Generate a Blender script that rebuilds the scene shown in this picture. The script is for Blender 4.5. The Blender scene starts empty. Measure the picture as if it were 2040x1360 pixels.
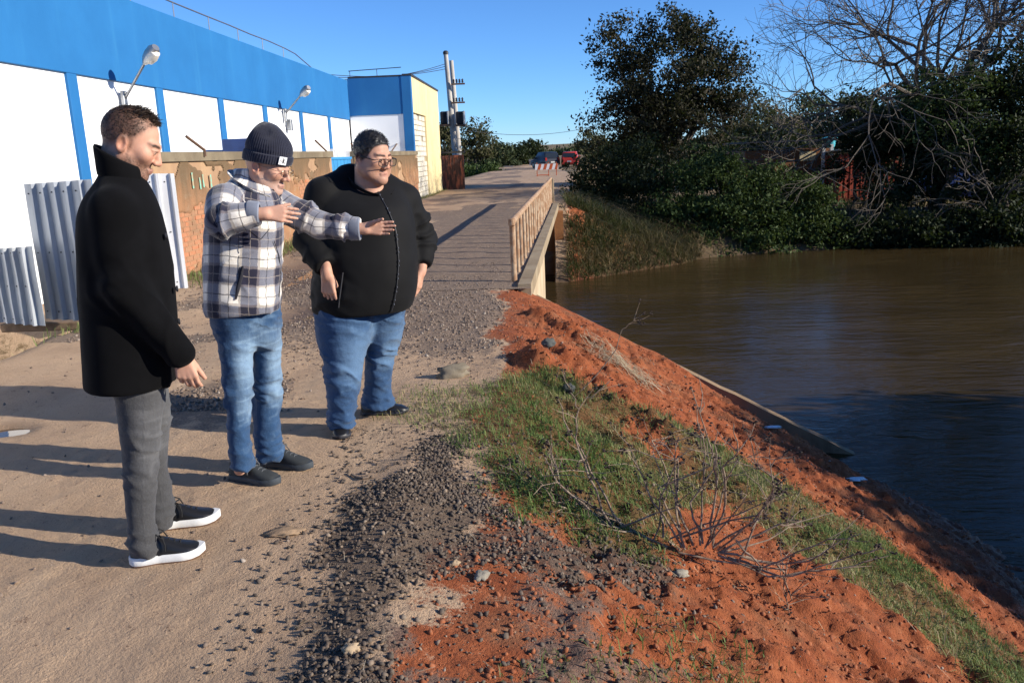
import bpy, math, random
import numpy as np
from mathutils import Matrix, Vector, Quaternion
random.seed(7); rng = np.random.default_rng(7)
scene = bpy.context.scene
# ---------------------------------------------------------------- camera
FPX = 1647.0; PW, PH = 2040, 1360
PITCH = math.atan(375/1647.); ROLL = math.radians(2.2); YAW = math.radians(2.4)
CAM = np.array([0, 0, 1.6])
def _axes():
    f = np.array([-math.sin(YAW)*math.cos(PITCH), math.cos(YAW)*math.cos(PITCH), -math.sin(PITCH)])
    r = np.array([math.cos(YAW), math.sin(YAW), 0]); u = np.cross(r, f)
    c, s = math.cos(ROLL), math.sin(ROLL)
    return c*r-s*u, s*r+c*u, f
CR, CU, CF = _axes()
cd = bpy.data.cameras.new('camera'); cam = bpy.data.objects.new('camera', cd)
scene.collection.objects.link(cam)
cd.sensor_width = 36; cd.lens = FPX/PW*36; cd.clip_start = .05; cd.clip_end = 9000
m = Matrix.Identity(4)
for i in range(3):
    m[i][0] = CR[i]; m[i][1] = CU[i]; m[i][2] = -CF[i]; m[i][3] = CAM[i]
cam.matrix_world = m; scene.camera = cam
# ---------------------------------------------------------------- light
SUN_EL = math.radians(22); SUN_AZ = math.atan2(.973, -.232)
SUN = Vector((math.sin(SUN_AZ)*math.cos(SUN_EL), math.cos(SUN_AZ)*math.cos(SUN_EL), math.sin(SUN_EL)))
w = bpy.data.worlds.new('World'); scene.world = w; w.use_nodes = True
nt = w.node_tree; bg = nt.nodes['Background']
sk = nt.nodes.new('ShaderNodeTexSky'); sk.sky_type = 'NISHITA'; sk.sun_disc = False
sk.sun_elevation = SUN_EL; sk.sun_rotation = SUN_AZ; sk.altitude = 50; sk.air_density = .75; sk.dust_density = .0; sk.ozone_density = 9.0
nt.links.new(sk.outputs[0], bg.inputs[0]); bg.inputs[1].default_value = .115
sl = bpy.data.lights.new('sun', 'SUN'); sl.energy = 4.6; sl.angle = math.radians(.5); sl.color = (1, .92, .80)
so = bpy.data.objects.new('sun', sl); scene.collection.objects.link(so)
so.rotation_euler = SUN.to_track_quat('Z', 'Y').to_euler(); so.location = (30, -8, 20)
vs = scene.view_settings; vs.view_transform = 'Standard'; vs.look = 'None'; vs.exposure = .72; vs.gamma = 1; vs.use_curve_mapping = False
# ---------------------------------------------------------------- helpers
def ray(px, py): return CF+CR*(px-PW/2)/FPX-CU*(py-PH/2)/FPX
def G(px, py, z=0.):
    d = ray(px, py); return CAM+d*((z-CAM[2])/d[2])
def AY(px, py, Y):
    d = ray(px, py); return CAM+d*(Y/d[1])
def AX(px, py, X):
    d = ray(px, py); return CAM+d*(X/d[0])
def sstep(a, b, x):
    t = np.clip((x-a)/(b-a), 0, 1); return t*t*(3-2*t)
_T = np.random.default_rng(3).random((48, 48, 48))
def vnoise(P):
    P = np.asarray(P, float); i = np.floor(P).astype(int); f = P-i; f = f*f*(3-2*f); i %= 48; j = (i+1) % 48
    x0, y0, z0 = i.T; x1, y1, z1 = j.T; fx, fy, fz = f.T
    a = _T[x0, y0, z0]*(1-fx)+_T[x1, y0, z0]*fx; b = _T[x0, y1, z0]*(1-fx)+_T[x1, y1, z0]*fx
    c = _T[x0, y0, z1]*(1-fx)+_T[x1, y0, z1]*fx; d = _T[x0, y1, z1]*(1-fx)+_T[x1, y1, z1]*fx
    return ((a*(1-fy)+b*fy)*(1-fz)+(c*(1-fy)+d*fy)*fz)*2-1
def fbm(P, o=4, g=.5):
    P = np.asarray(P, float); s = 0; a = 1
    for k in range(o):
        s = s+a*vnoise(P*(2.03**k)+17.3*k); a *= g
    return s
_T2 = np.random.default_rng(4).random((256, 256)).astype(np.float32)
def vnoise2(x, y):
    i = np.floor(x).astype(np.int32); j = np.floor(y).astype(np.int32); fx = (x-i).astype(np.float32); fy = (y-j).astype(np.float32)
    fx = fx*fx*(3-2*fx); fy = fy*fy*(3-2*fy); i &= 255; j &= 255; i1 = (i+1) & 255; j1 = (j+1) & 255
    a = _T2[i, j]; b = _T2[i, j1]; a = a+(_T2[i1, j]-a)*fx; b = b+(_T2[i1, j1]-b)*fx
    return (a+(b-a)*fy)*2-1
def n2(x, y, s=1., o=4, off=0., g=.5):
    x = np.asarray(x, float); y = np.asarray(y, float); r = 0; a = 1.; px = x*s+off*3.7+11.3; py = y*s+off*2.9+5.1
    for k in range(o):
        c, t = math.cos(.6*k), math.sin(.6*k)
        r = r+a*vnoise2((px*c-py*t)*2.03**k+19.7*k, (px*t+py*c)*2.03**k+7.3*k); a *= g
    return r
ORG = {}
COL = scene.collection
def mesh(name, V, F, mat=None, parent=None, smooth=False, attrs=None, loc=None):
    """V (n,3) world coords, F (m,3|4) array or list of lists; shifted to the parent's origin"""
    V = np.asarray(V, np.float32); me = bpy.data.meshes.new(name)
    org = np.array(ORG.get(parent.name, (0, 0, 0))) if parent else (np.array(loc) if loc is not None else np.zeros(3))
    V = V-org.astype(np.float32)
    if isinstance(F, np.ndarray):
        k = F.shape[1]; nF = len(F)
        me.vertices.add(len(V)); me.vertices.foreach_set('co', V.ravel())
        me.loops.add(nF*k); me.loops.foreach_set('vertex_index', F.astype(np.int32).ravel())
        me.polygons.add(nF); me.polygons.foreach_set('loop_start', np.arange(0, nF*k, k, dtype=np.int32))
        me.update(calc_edges=True)
    else:
        me.from_pydata(V.tolist(), [], F); me.update()
    if smooth: me.polygons.foreach_set('use_smooth', np.ones(len(me.polygons), bool))
    for an, arr in (attrs or {}).items():
        arr = np.asarray(arr, np.float32)
        if arr.ndim == 1:
            a = me.attributes.new(an, 'FLOAT', 'POINT'); a.data.foreach_set('value', arr)
        else:
            a = me.attributes.new(an, 'FLOAT_VECTOR', 'POINT'); a.data.foreach_set('vector', arr.ravel())
    ob = bpy.data.objects.new(name, me); COL.objects.link(ob)
    if mat: me.materials.append(mat)
    if parent: ob.parent = parent
    elif loc is not None: ob.location = loc
    ORG[ob.name] = tuple(org)
    return ob
def tag(o, label, cat, group=None):
    o['label'] = label; o['category'] = cat
    if group: o['group'] = group
    return o
def kind(o, k, label=None):
    o['kind'] = k
    if label: o['label'] = label
    return o
def thing(name, label, cat, loc=(0, 0, 0), group=None):
    o = bpy.data.objects.new(name, None); COL.objects.link(o); o.location = loc; o.empty_display_size = .2
    ORG[o.name] = tuple(loc); return tag(o, label, cat, group)
def copy_tree(o, parent=None):
    c = o.copy(); COL.objects.link(c)
    if parent: c.parent = parent
    ORG[c.name] = ORG[o.name]
    for ch in list(o.children): copy_tree(ch, c)
    return c
class B:
    """collects shapes into one mesh"""
    def __init__(s): s.V = []; s.F = []
    def add(s, V, F):
        n = len(s.V); s.V += [tuple(v) for v in V]; s.F += [[i+n for i in f] for f in F]; return s
    def box(s, c, d, rz=0., M=None, ch=0.):
        hx, hy, hz = d[0]/2, d[1]/2, d[2]/2
        if ch <= 0:
            V = [(x, y, z) for z in (-hz, hz) for y in (-hy, hy) for x in (-hx, hx)]
            F = [[0, 2, 3, 1], [4, 5, 7, 6], [0, 1, 5, 4], [2, 6, 7, 3], [0, 4, 6, 2], [1, 3, 7, 5]]
        else:
            o = [(-hx+ch, -hy), (hx-ch, -hy), (hx, -hy+ch), (hx, hy-ch), (hx-ch, hy), (-hx+ch, hy), (-hx, hy-ch), (-hx, -hy+ch)]
            q = [(-hx+ch, -hy+ch), (hx-ch, -hy+ch), (hx-ch, -hy+ch), (hx-ch, hy-ch), (hx-ch, hy-ch), (-hx+ch, hy-ch), (-hx+ch, hy-ch), (-hx+ch, -hy+ch)]
            V = [(x, y, -hz) for x, y in q]+[(x, y, -hz+ch) for x, y in o]+[(x, y, hz-ch) for x, y in o]+[(x, y, hz) for x, y in q]
            F = [[7, 6, 5, 4, 3, 2, 1, 0], list(range(24, 32))]
            for r in range(3):
                for i in range(8): j = (i+1) % 8; F.append([r*8+i, r*8+j, r*8+8+j, r*8+8+i])
        V = np.array(V, float)
        if M is not None: V = V@np.array(M).T
        elif rz: c_, s_ = math.cos(rz), math.sin(rz); V = V@np.array([[c_, -s_, 0], [s_, c_, 0], [0, 0, 1]]).T
        return s.add(V+np.array(c), F)
    def tube(s, pts, r, n=8, cap=True):
        pts = [np.array(p, float) for p in pts]; k = len(pts)
        rs = r if hasattr(r, '__len__') else [r]*k
        V = []; up = None
        for i, p in enumerate(pts):
            t = pts[min(i+1, k-1)]-pts[max(i-1, 0)]; t = t/(np.linalg.norm(t)+1e-9)
            if up is None: up = np.array([0, 0, 1.]) if abs(t[2]) < .9 else np.array([1., 0, 0])
            a = np.cross(t, up); a /= np.linalg.norm(a)+1e-9; b = np.cross(a, t); up = b
            for j in range(n):
                th = 2*math.pi*j/n; V.append(p+rs[i]*(math.cos(th)*a+math.sin(th)*b))
        F = [[i*n+j, i*n+(j+1) % n, (i+1)*n+(j+1) % n, (i+1)*n+j] for i in range(k-1) for j in range(n)]
        if cap: F += [list(range(n))[::-1], [(k-1)*n+j for j in range(n)]]
        return s.add(V, F)
    def lathe(s, c, prof, n=24, M=None):
        V = [(r*math.cos(2*math.pi*j/n), r*math.sin(2*math.pi*j/n), z) for r, z in prof for j in range(n)]
        F = [[i*n+j, i*n+(j+1) % n, (i+1)*n+(j+1) % n, (i+1)*n+j] for i in range(len(prof)-1) for j in range(n)]
        F += [list(range(n))[::-1], [(len(prof)-1)*n+j for j in range(n)]]
        V = np.array(V)
        if M is not None: V = V@np.array(M).T
        return s.add(V+np.array(c), F)
    def prism(s, poly, axis_o, ex, ey, ez, t):
        """2D polygon in (ex,ey) plane at axis_o, extruded t along ez"""
        o, ex, ey, ez = map(lambda q: np.array(q, float), (axis_o, ex, ey, ez)); n = len(poly)
        V = [o+ex*a+ey*b for a, b in poly]+[o+ex*a+ey*b+ez*t for a, b in poly]
        F = [list(range(n))[::-1], list(range(n, 2*n))]+[[i, (i+1) % n, n+(i+1) % n, n+i] for i in range(n)]
        return s.add(V, F)
    def obj(s, name, mat, parent=None, smooth=False, loc=None, bevel=0.):
        o = mesh(name, np.array(s.V), s.F, mat, parent, smooth, loc=loc)
        if smooth:
            o.data.set_sharp_from_angle(angle=math.radians(40))
        return o
# ---------------------------------------------------------------- materials
class N:
    """small node graph helper"""
    def __init__(s, name):
        s.m = bpy.data.materials.new(name); s.m.use_nodes = True; s.t = s.m.node_tree
        s.bsdf = s.t.nodes['Principled BSDF']; s.out = s.t.nodes['Material Output']
    def node(s, ty, **kw):
        n = s.t.nodes.new(ty)
        for k, v in kw.items(): setattr(n, k, v)
        return n
    def put(s, sock, v):
        if isinstance(v, bpy.types.NodeSocket): s.t.links.new(v, sock)
        elif hasattr(v, '__len__') and len(v) == 3 and sock.type == 'RGBA': sock.default_value = (*v, 1)
        else: sock.default_value = v
    def coord(s, which='Object'): return s.node('ShaderNodeTexCoord').outputs[which]
    def mapping(s, v, scale=(1, 1, 1), rot=(0, 0, 0), loc=(0, 0, 0)):
        n = s.node('ShaderNodeMapping'); s.put(n.inputs[0], v); n.inputs[1].default_value = loc; n.inputs[2].default_value = rot; n.inputs[3].default_value = scale
        return n.outputs[0]
    def noise(s, scale, detail=4, rough=.55, vec=None, dist=0.):
        n = s.node('ShaderNodeTexNoise'); n.inputs['Scale'].default_value = scale; n.inputs['Detail'].default_value = detail
        n.inputs['Roughness'].default_value = rough; n.inputs['Distortion'].default_value = dist
        s.put(n.inputs['Vector'], vec if vec is not None else s.coord()); return n.outputs['Fac']
    def voro(s, scale, vec=None, feature='F1', out='Distance', rnd=1.):
        n = s.node('ShaderNodeTexVoronoi', feature=feature); n.inputs['Scale'].default_value = scale; n.inputs['Randomness'].default_value = rnd
        s.put(n.inputs['Vector'], vec if vec is not None else s.coord()); return n.outputs[out]
    def math(s, op, a, b=0., c=0., clamp=False):
        n = s.node('ShaderNodeMath', operation=op, use_clamp=clamp); s.put(n.inputs[0], a); s.put(n.inputs[1], b)
        s.put(n.inputs[2], c); return n.outputs[0]
    def remap(s, v, a, b, c=0., d=1.):
        n = s.node('ShaderNodeMapRange'); n.interpolation_type = 'SMOOTHSTEP'; s.put(n.inputs[0], v)
        for k, q in zip((1, 2, 3, 4), (a, b, c, d)): s.put(n.inputs[k], q)
        return n.outputs[0]
    def mix(s, f, a, b, mode='MIX'):
        n = s.node('ShaderNodeMix', data_type='RGBA', blend_type=mode); s.put(n.inputs[0], f); s.put(n.inputs[6], a); s.put(n.inputs[7], b)
        return n.outputs[2]
    def attr(s, name, out='Fac'):
        n = s.node('ShaderNodeAttribute', attribute_name=name); return n.outputs[out]
    def sep(s, v): return s.node_in('ShaderNodeSeparateXYZ', v).outputs
    def node_in(s, ty, v, **kw):
        n = s.node(ty, **kw); s.put(n.inputs[0], v); return n
    def comb(s, x, y, z):
        n = s.node('ShaderNodeCombineXYZ'); s.put(n.inputs[0], x); s.put(n.inputs[1], y); s.put(n.inputs[2], z); return n.outputs[0]
    def bump(s, h, strength=.5, dist=.01, nrm=None):
        n = s.node('ShaderNodeBump'); n.inputs['Strength'].default_value = strength; n.inputs['Distance'].default_value = dist
        s.put(n.inputs['Height'], h)
        if nrm is not None: s.put(n.inputs['Normal'], nrm)
        return n.outputs[0]
    def set(s, **kw):
        names = dict(col='Base Color', rough='Roughness', metal='Metallic', spec='Specular IOR Level', nrm='Normal', alpha='Alpha', trans='Transmission Weight', ior='IOR', sheen='Sheen Weight', sss='Subsurface Weight', coat='Coat Weight')
        for k, v in kw.items(): s.put(s.bsdf.inputs[names[k]], v)
        return s.m
def simple(name, col, rough=.7, var=.25, scale=6., bump=.2, bscale=60., bdist=.004, metal=0., spec=.4, col2=None, lo=.35, hi=.7):
    n = N(name); f = n.noise(scale, 5, .6)
    c2 = col2 or tuple(c*(1-var) for c in col)
    c = n.mix(n.remap(f, lo, hi), col, c2)
    g = n.noise(bscale, 3, .6); c = n.mix(n.remap(g, .3, .8, 0, .25), c, tuple(x*.75 for x in col))
    return n.set(col=c, rough=n.remap(f, .2, .8, max(0, rough-.08), min(1, rough+.08)), metal=metal, spec=spec, nrm=n.bump(g, bump, bdist))
# ================================================================ terrain
WZ = -2.0
def xe(y): return -.38+.0423*(y-10.49)+.24          # outer edge of the bridge deck
def road_l(x, y): return x
def xedge(y): return np.where(y < 6, -.12-.02*(y-3), -.18-.02*(y-6))
BDIR = np.array([.78, -.62])                         # drag marks on the bank
PUD = [(*G(600, 552)[:2], .55, .95), (*G(612, 626)[:2], .36, .5), (*G(10, 858)[:2], .16, .12), (*G(640, 520)[:2], .4, 1.0)]
def height(x, y):
    x = np.asarray(x, float); y = np.asarray(y, float)
    far = sstep(9, 40, np.hypot(x, y))
    # road surface
    z = .018*n2(x, y, .55, 3, 1.)+.006*n2(x, y, 3., 3, 5.)*(1-far)+.0035*n2(x, y, 14., 3, 8.)*(1-far)
    for rx in (-1.9, -3.4): z = z-.03*np.exp(-((x-rx-.15*np.sin(y*.5))/.28)**2)*(1-far)*sstep(4, 7, y)
    # loose gravel windrow along the road edge
    z = z+.045*np.exp(-((x+.66+.05*np.sin(y*2))/.2)**2)*sstep(1.2, 2, y)*(1-sstep(3.8, 4.7, y))
    for (a, b, rx, ry) in PUD: z = z-.05*np.exp(-(((x-a)/rx)**2+((y-b)/ry)**2)**2)
    # left ditch between the road and the building
    dl = sstep(-4.75, -5.25, x+.12*n2(x, y, 1.2, 2, 3.))*(1-sstep(8.6, 9.6, y))
    z = z-.75*dl
    z = z-.25*sstep(-5.5, -6.2, x)*sstep(9, 10, y)*(1-sstep(31, 33, y))
    # land falling off on the left beyond the building
    z = z-2.8*sstep(-4.2, -12, x)*sstep(44, 95, y)
    # near bank down to the water
    x0 = xedge(y)
    d = x-x0+.10*n2(x, y, .9, 3, 21.)
    bank = -.5*(np.sqrt(d*d+.05)+d-.05)/2*1.0
    u = x*BDIR[0]+y*BDIR[1]; v = -x*BDIR[1]+y*BDIR[0]
    on = sstep(-.15, .35, d)
    rid = n2(u*.35, v*2.6, 1., 3, 31.)
    clod = np.abs(n2(x, y, 6., 3, 40.))
    bank = bank+on*sstep(-.1, .8, 10.22-.263*(x+.2)-y)*(.06*rid+.028*n2(u*.5, v*6.5, 1., 3, 33.)+.035*clod-.02+.014*n2(x, y, 15., 3, 50.)+.010*n2(x, y, 42., 2, 53.)+.012*np.maximum(0, n2(x, y, 24., 2, 57.)-.35))
    # spoil ridges of red soil by the bridge end
    for (ax, ay, bx, by, hgt, wd) in RIDGE:
        ex, ey = bx-ax, by-ay; L2 = ex*ex+ey*ey; t = np.clip(((x-ax)*ex+(y-ay)*ey)/L2, 0, 1)
        dd = np.hypot(x-ax-t*ex, y-ay-t*ey)
        bank = bank+hgt*np.exp(-(dd/wd)**2)*(.65+.6*n2(x, y, 3.2, 3, 61.)+.35*np.abs(n2(x, y, 11., 2, 66.)))*sstep(0, .15, t)*(1-.5*sstep(.8, 1, t))
    dw = 10.22-.263*(x+.2)-y
    bank = bank-.05*on*sstep(.9, .1, dw)-.20*sstep(1.3, 2.3, x)*sstep(1.5, .2, dw)
    bank = np.maximum(bank, -3.1)
    near = z+bank*np.where(y > 30, 0, 1)
    # river north of the wing wall and east of the bridge deck
    ww = 10.22-.263*(x+.2)                            # wing wall line
    ys = shore(x)
    inriver = (y > ww) & (y < ys) & (x > xe(y)-.1)
    under = (y > 15) & (y < 24.6) & (x > xe(y)-2.5) & (x <= xe(y)-.1)
    near = np.where(y > 24, z, near)
    # far right bank
    rise = -2.35+.95*sstep(0, 3.2, y-ys)+.35*sstep(0, .6, y-ys)
    rise = rise+.12*n2(x, y, .3, 3, 71.)
    xr = .75+.055*np.maximum(y-27, 0)
    emb = -.48*np.maximum(x-xr, 0)+.10*n2(x, y, .8, 3, 75.)*sstep(0, 1, x-xr)
    fr = np.where(x > xr, np.maximum(emb, rise), z)
    fr = np.where((x > xr) & (y > 60), np.maximum(fr, -1.0+0*fr), fr)
    wall_far = sstep(0, 1.2, x-xe(25.)) 
    out = np.where(y >= ys, fr, near)
    # embankment toe spilling over the shoreline next to the far abutment
    toe = np.maximum(-.5*np.maximum(x-.75, 0)-.62*np.maximum(26.4-y, 0), -3.1)
    out = np.where((y < ys) & (y > 20) & (x > xe(y)-.1), np.maximum(np.where(inriver, -3.1, out), np.where((x > .25), toe, -3.1)), out)
    out = np.where(inriver & (y <= 20), -3.1, out)
    out = np.where(under, -3.1, out)
    # south / east side of the river, outside the picture
    eb = sstep(10.5, 13.5, x)*(1-sstep(6, 10, y))
    out = np.where(y < 20, np.maximum(out, -3.1+2.2*eb), out)
    # gentle hills far off
    out = out+14*sstep(380, 900, y)*(.5+.5*n2(x, y, .0016, 3, 91.))
    return out
def shore(x):
    return np.interp(x, [-6, -.05, 3.7, 10.4, 15.75, 40], [25.3, 25.4, 26.6, 28.3, 27.6, 28])+.35*n2(x, x*0, .55, 2, 13.)
RIDGE = [(-.40, 6.55, 1.35, 5.35, .14, .20), (-.28, 8.6, .9, 7.6, .10, .2), (-.35, 6.9, .5, 6.75, .08, .2), (.55, 3.0, 2.2, 3.4, .05, .25)]
def poly_sd(x, y, P):
    """signed distance (inside positive) to polygon"""
    P = np.array(P); d = np.full(x.shape, 1e9); ins = np.zeros(x.shape, bool); n = len(P)
    for i in range(n):
        a, b = P[i], P[(i+1) % n]; e = b-a
        t = np.clip(((x-a[0])*e[0]+(y-a[1])*e[1])/(e@e), 0, 1)
        d = np.minimum(d, np.hypot(x-a[0]-t*e[0], y-a[1]-t*e[1]))
        c = ((a[1] <= y) & (b[1] > y)) | ((b[1] <= y) & (a[1] > y))
        with np.errstate(divide='ignore', invalid='ignore'): xi = a[0]+(y-a[1])/(b[1]-a[1]+1e-12)*e[0]
        ins ^= c & (x < xi)
    return np.where(ins, d, -d)
G_MAIN = [(-1.0, 1.7), (-.42, 1.7), (-.55, 2.6), (-.32, 3.0), (.05, 3.05), (.5, 3.2), (.45, 3.5), (0, 3.5), (-.3, 3.75), (-.52, 4.5), (-.78, 4.55), (-.86, 3.8), (-.85, 3.1)]
GRASS_A = [(-.95, 5.4), (-.62, 5.75), (-.1, 6.0), (.62, 6.15), (.85, 5.6), (1.0, 4.9), (.8, 4.1), (.35, 3.7), (-.2, 3.45), (-.45, 3.9), (-.62, 4.5), (-.85, 4.8)]
GRASS_B = [(.6, 6.2), (1.2, 6.45), (1.85, 6.25), (2.4, 5.5), (2.9, 4.5), (3.1, 3.4), (2.6, 3.0), (2.2, 3.9), (1.8, 4.25), (1.3, 4.85), (.8, 5.7)]
GRASS_C = [(-.2, 2.3), (.3, 2.9), (.75, 3.2), (.95, 2.6), (.5, 1.9), (-.1, 1.8)]
BARE_P = [(-.5, 3.25), (-.2, 3.2), (-.12, 3.42), (-.38, 3.55)]
def zones(x, y, zz=None):
    w = .22*n2(x, y, 2.2, 4, 101.); w2 = .09*n2(x, y, 6., 3, 111.)
    m = {}
    red = sstep(-.28, .02, x-xedge(y)+.12+w*.9)*(y < 11)
    red = np.maximum(red, sstep(-.15, .15, x+.62+w)*sstep(3.4, 3.0, y)*.9)
    red = np.where((y > 20), sstep(0, .6, x-xe(y)), red)*np.where(y > 26.6, .25, 1)
    m['red'] = red
    gm = sstep(-.10, .10, poly_sd(x, y, G_MAIN)+w*.7)*(1-sstep(-.03, .1, poly_sd(x, y, BARE_P)+w*.4))
    gb = sstep(-.1, .5, n2(x, y, .55, 3, 121.)+.1)*sstep(5.8, 8, y)*sstep(-5.0, -4.0, x)*(1-sstep(-.5, -.1, x-xedge(y)-.05+w))
    gb = np.maximum(gb, sstep(6.0, 7.0, y)*sstep(-1.5, -.9, x+w)*(1-sstep(-.45, -.12, x-xedge(y)+w*.8))*sstep(34, 26, y))
    gs = sstep(.25, .75, n2(x, y, .9, 3, 131.))*sstep(-2.6, -1.9, -np.abs(x+2.9))*sstep(4.4, 5.2, y)*.8
    m['gravel'] = np.clip(gm, 0, 1); m['grit'] = np.clip(np.maximum(gb*.8, gs), 0, 1)*(1-sstep(-.1, .3, x-xedge(y)))
    m['grit'] = np.maximum(m['grit'], .62*sstep(-.1, .5, n2(x, y, 3.2, 4, 161.))*sstep(-.75, -.5, x)*sstep(.75, .35, x)*sstep(3.6, 3.2, y)*(y > 1.2))
    ga = sstep(-.14, .16, poly_sd(x, y, GRASS_A)+w*.9); gB = sstep(-.10, .12, poly_sd(x, y, GRASS_B)+w*.45)
    gc = sstep(-.2, .2, poly_sd(x, y, GRASS_C)+w)*.22
    ga = ga*(.35+.65*sstep(-.75, .1, x+w))
    hole = sstep(.1, .5, n2(x, y, 1.6, 3, 141.))*sstep(.35, .7, x)*(1-sstep(.95, 1.3, x))
    g = np.maximum(np.maximum(ga*(1-.85*hole), gB), gc)
    side = sstep(-4.35, -4.6, x+.15*w)*sstep(10, 12, y)*(1-sstep(-5.6, -5.9, x))*(y < 42)*.85
    ditch = sstep(-4.55, -4.9, x+w)*(1-sstep(8.8, 9.6, y))*.55
    emb = sstep(.3, .8, x-xe(y)-.15+w)*(y > 24)
    leftfar = sstep(-4.3, -6., x)*sstep(42, 50, y)
    m['grass'] = np.clip(np.maximum.reduce([g, side, ditch, emb, leftfar]), 0, 1)
    m['grass'] = np.maximum(m['grass'], (y > shore(x)-.3)*(x > 2)*1.)
    m['dry'] = np.clip(.35+.9*n2(x, y, 1.4, 3, 151.)+.5*(x < -.55)+.25*(y > 20), 0, 1)
    m['wet'] = np.clip(sstep(WZ+.45, WZ+.05, height(x, y) if zz is None else zz)+sum(np.exp(-((((x-a)/(rx*1.5))**2+((y-b)/(ry*1.5))**2)**2)) for a, b, rx, ry in PUD), 0, 1)
    m['wet'] = np.maximum(m['wet'], .75*(y > shore(x)-.4)*(x > 3.2)*(y < 34))
    return m
def axis_grid(lo, fa, fb, hi, step, grow):
    a = list(np.arange(fa, fb+1e-6, step)); s = step
    while a[-1] < hi: s *= grow; a.append(a[-1]+s)
    s = step; 
    while a[0] > lo: s *= grow; a.insert(0, a[0]-s)
    return np.array(a)
gx = axis_grid(-4000, -2.6, 4.4, 4000, .020, 1.05); gy = axis_grid(-300, 1.7, 10.6, 6000, .020, 1.035)
XX, YY = np.meshgrid(gx, gy); ZZ = height(XX, YY)
nx, ny = len(gx), len(gy)
ii = (np.arange(ny-1)[:, None]*nx+np.arange(nx-1)[None]).ravel()
GF = np.stack([ii, ii+1, ii+nx+1, ii+nx], 1)
zn = zones(XX.ravel(), YY.ravel(), ZZ.ravel())
def ground_mat():
    n = N('ground_soil'); P = n.coord()
    nA = n.noise(1.1, 6, .6, P); nB = n.noise(9, 6, .65, P); nC = n.noise(70, 4, .7, P); nD = n.noise(260, 2, .6, P)
    tracks = n.noise(1.0, 4, .6, n.mapping(P, (3.0, .35, 1), (0, 0, .06)))
    dirt = n.mix(n.remap(nA, .35, .68), (.46, .315, .20), (.385, .26, .165))
    dirt = n.mix(n.remap(tracks, .45, .75, 0, .55), dirt, (.53, .385, .255))
    dirt = n.mix(n.remap(nB, .52, .75, 0, .55), dirt, (.33, .22, .145))
    dirt = n.mix(n.remap(nB, .30, .15, 0, .6), dirt, (.33, .16, .08))
    dirt = n.mix(n.remap(nC, .58, .72, 0, .6), dirt, (.17, .11, .075))
    redc = n.mix(n.remap(nB, .3, .7), (.37, .110, .040), (.235, .060, .021))
    redc = n.mix(n.remap(nA, .52, .75, 0, .7), redc, (.43, .17, .072))
    redc = n.mix(n.remap(n.noise(2.6, 4, .6, P), .5, .72, 0, .6), redc, (.22, .115, .06)); redc = n.mix(n.remap(nC, .50, .70, 0, .75), redc, (.115, .032, .014))  # last mix paints the shade of soil crevices in as dark specks
    grav = n.mix(n.remap(nC, .35, .65), (.135, .098, .07), (.07, .052, .04))
    gras = n.mix(n.remap(nB, .35, .65), (.085, .085, .032), (.115, .075, .032))
    edge = n.math('ADD', n.math('MULTIPLY', n.math('SUBTRACT', nB, .5), 1.9), n.math('MULTIPLY', n.math('SUBTRACT', nC, .5), 1.3))
    def fac(a, k=1.): return n.remap(n.math('ADD', n.attr(a), n.math('MULTIPLY', edge, k)), .3, .7)
    c = n.mix(fac('red'), dirt, redc)
    c = n.mix(n.math('MULTIPLY', fac('grit'), .8), c, n.mix(n.remap(nC, .35, .65), (.225, .168, .125), (.12, .09, .072)))
    c = n.mix(n.math('MULTIPLY', fac('gravel'), .8), c, grav)
    c = n.mix(n.math('MULTIPLY', fac('grass'), .75), c, gras)
    c = n.mix(n.math('MULTIPLY', n.attr('wet'), .6), c, (.05, .026, .016))
    h = n.math('ADD', n.math('MULTIPLY', nB, .5), n.math('ADD', n.math('MULTIPLY', nC, .35), n.math('MULTIPLY', nD, .14)))
    rough = n.math('SUBTRACT', .95, n.math('MULTIPLY', n.attr('wet'), .45))
    return n.set(col=c, rough=rough, spec=.25, nrm=n.bump(h, .9, .045))
M_GROUND = ground_mat()
kind(mesh('ground', np.stack([XX, YY, ZZ], -1).reshape(-1, 3), GF, M_GROUND, None, True, zn), 'structure')
def ground_z(x, y): return float(height(np.array([x]), np.array([y]))[0])

# ---------------------------------------------------------------- water
def water_mat():
    n = N('river_water'); P = n.coord()
    a = n.noise(1.0, 3, .5, n.mapping(P, (.7, 2.2, 1), (0, 0, .45)), 1.2)
    b = n.noise(1.0, 3, .55, n.mapping(P, (3.2, 9.5, 1), (0, 0, .5)), .8)
    c = n.noise(1.0, 2, .5, n.mapping(P, (12, 26, 1), (0, 0, .35)), .5)
    calm = n.remap(n.noise(.16, 3, .5, P), .36, .62, .35, 1.)
    h = n.math('ADD', n.math('MULTIPLY', a, 1.1), n.math('ADD', n.math('MULTIPLY', b, .30), n.math('MULTIPLY', c, .05)))
    h = n.math('MULTIPLY', h, calm)
    col = n.mix(n.remap(n.noise(.35, 3, .5, P), .35, .65), (.050, .034, .014), (.038, .026, .011))
    return n.set(col=col, rough=.07, spec=.22, ior=1.33, nrm=n.bump(h, .34, .13))
M_WATER = water_mat()
b = B(); b.add([(-4.2, -60, WZ), (90, -60, WZ), (90, 31, WZ), (-4.2, 31, WZ)], [[0, 1, 2, 3]])
kind(b.obj('river_water', M_WATER), 'structure')
pn = N('puddle_water')
M_PUD = pn.set(col=(.10, .065, .04), rough=.03, spec=.5, nrm=pn.bump(pn.noise(5, 3), .03, .02))
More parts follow.
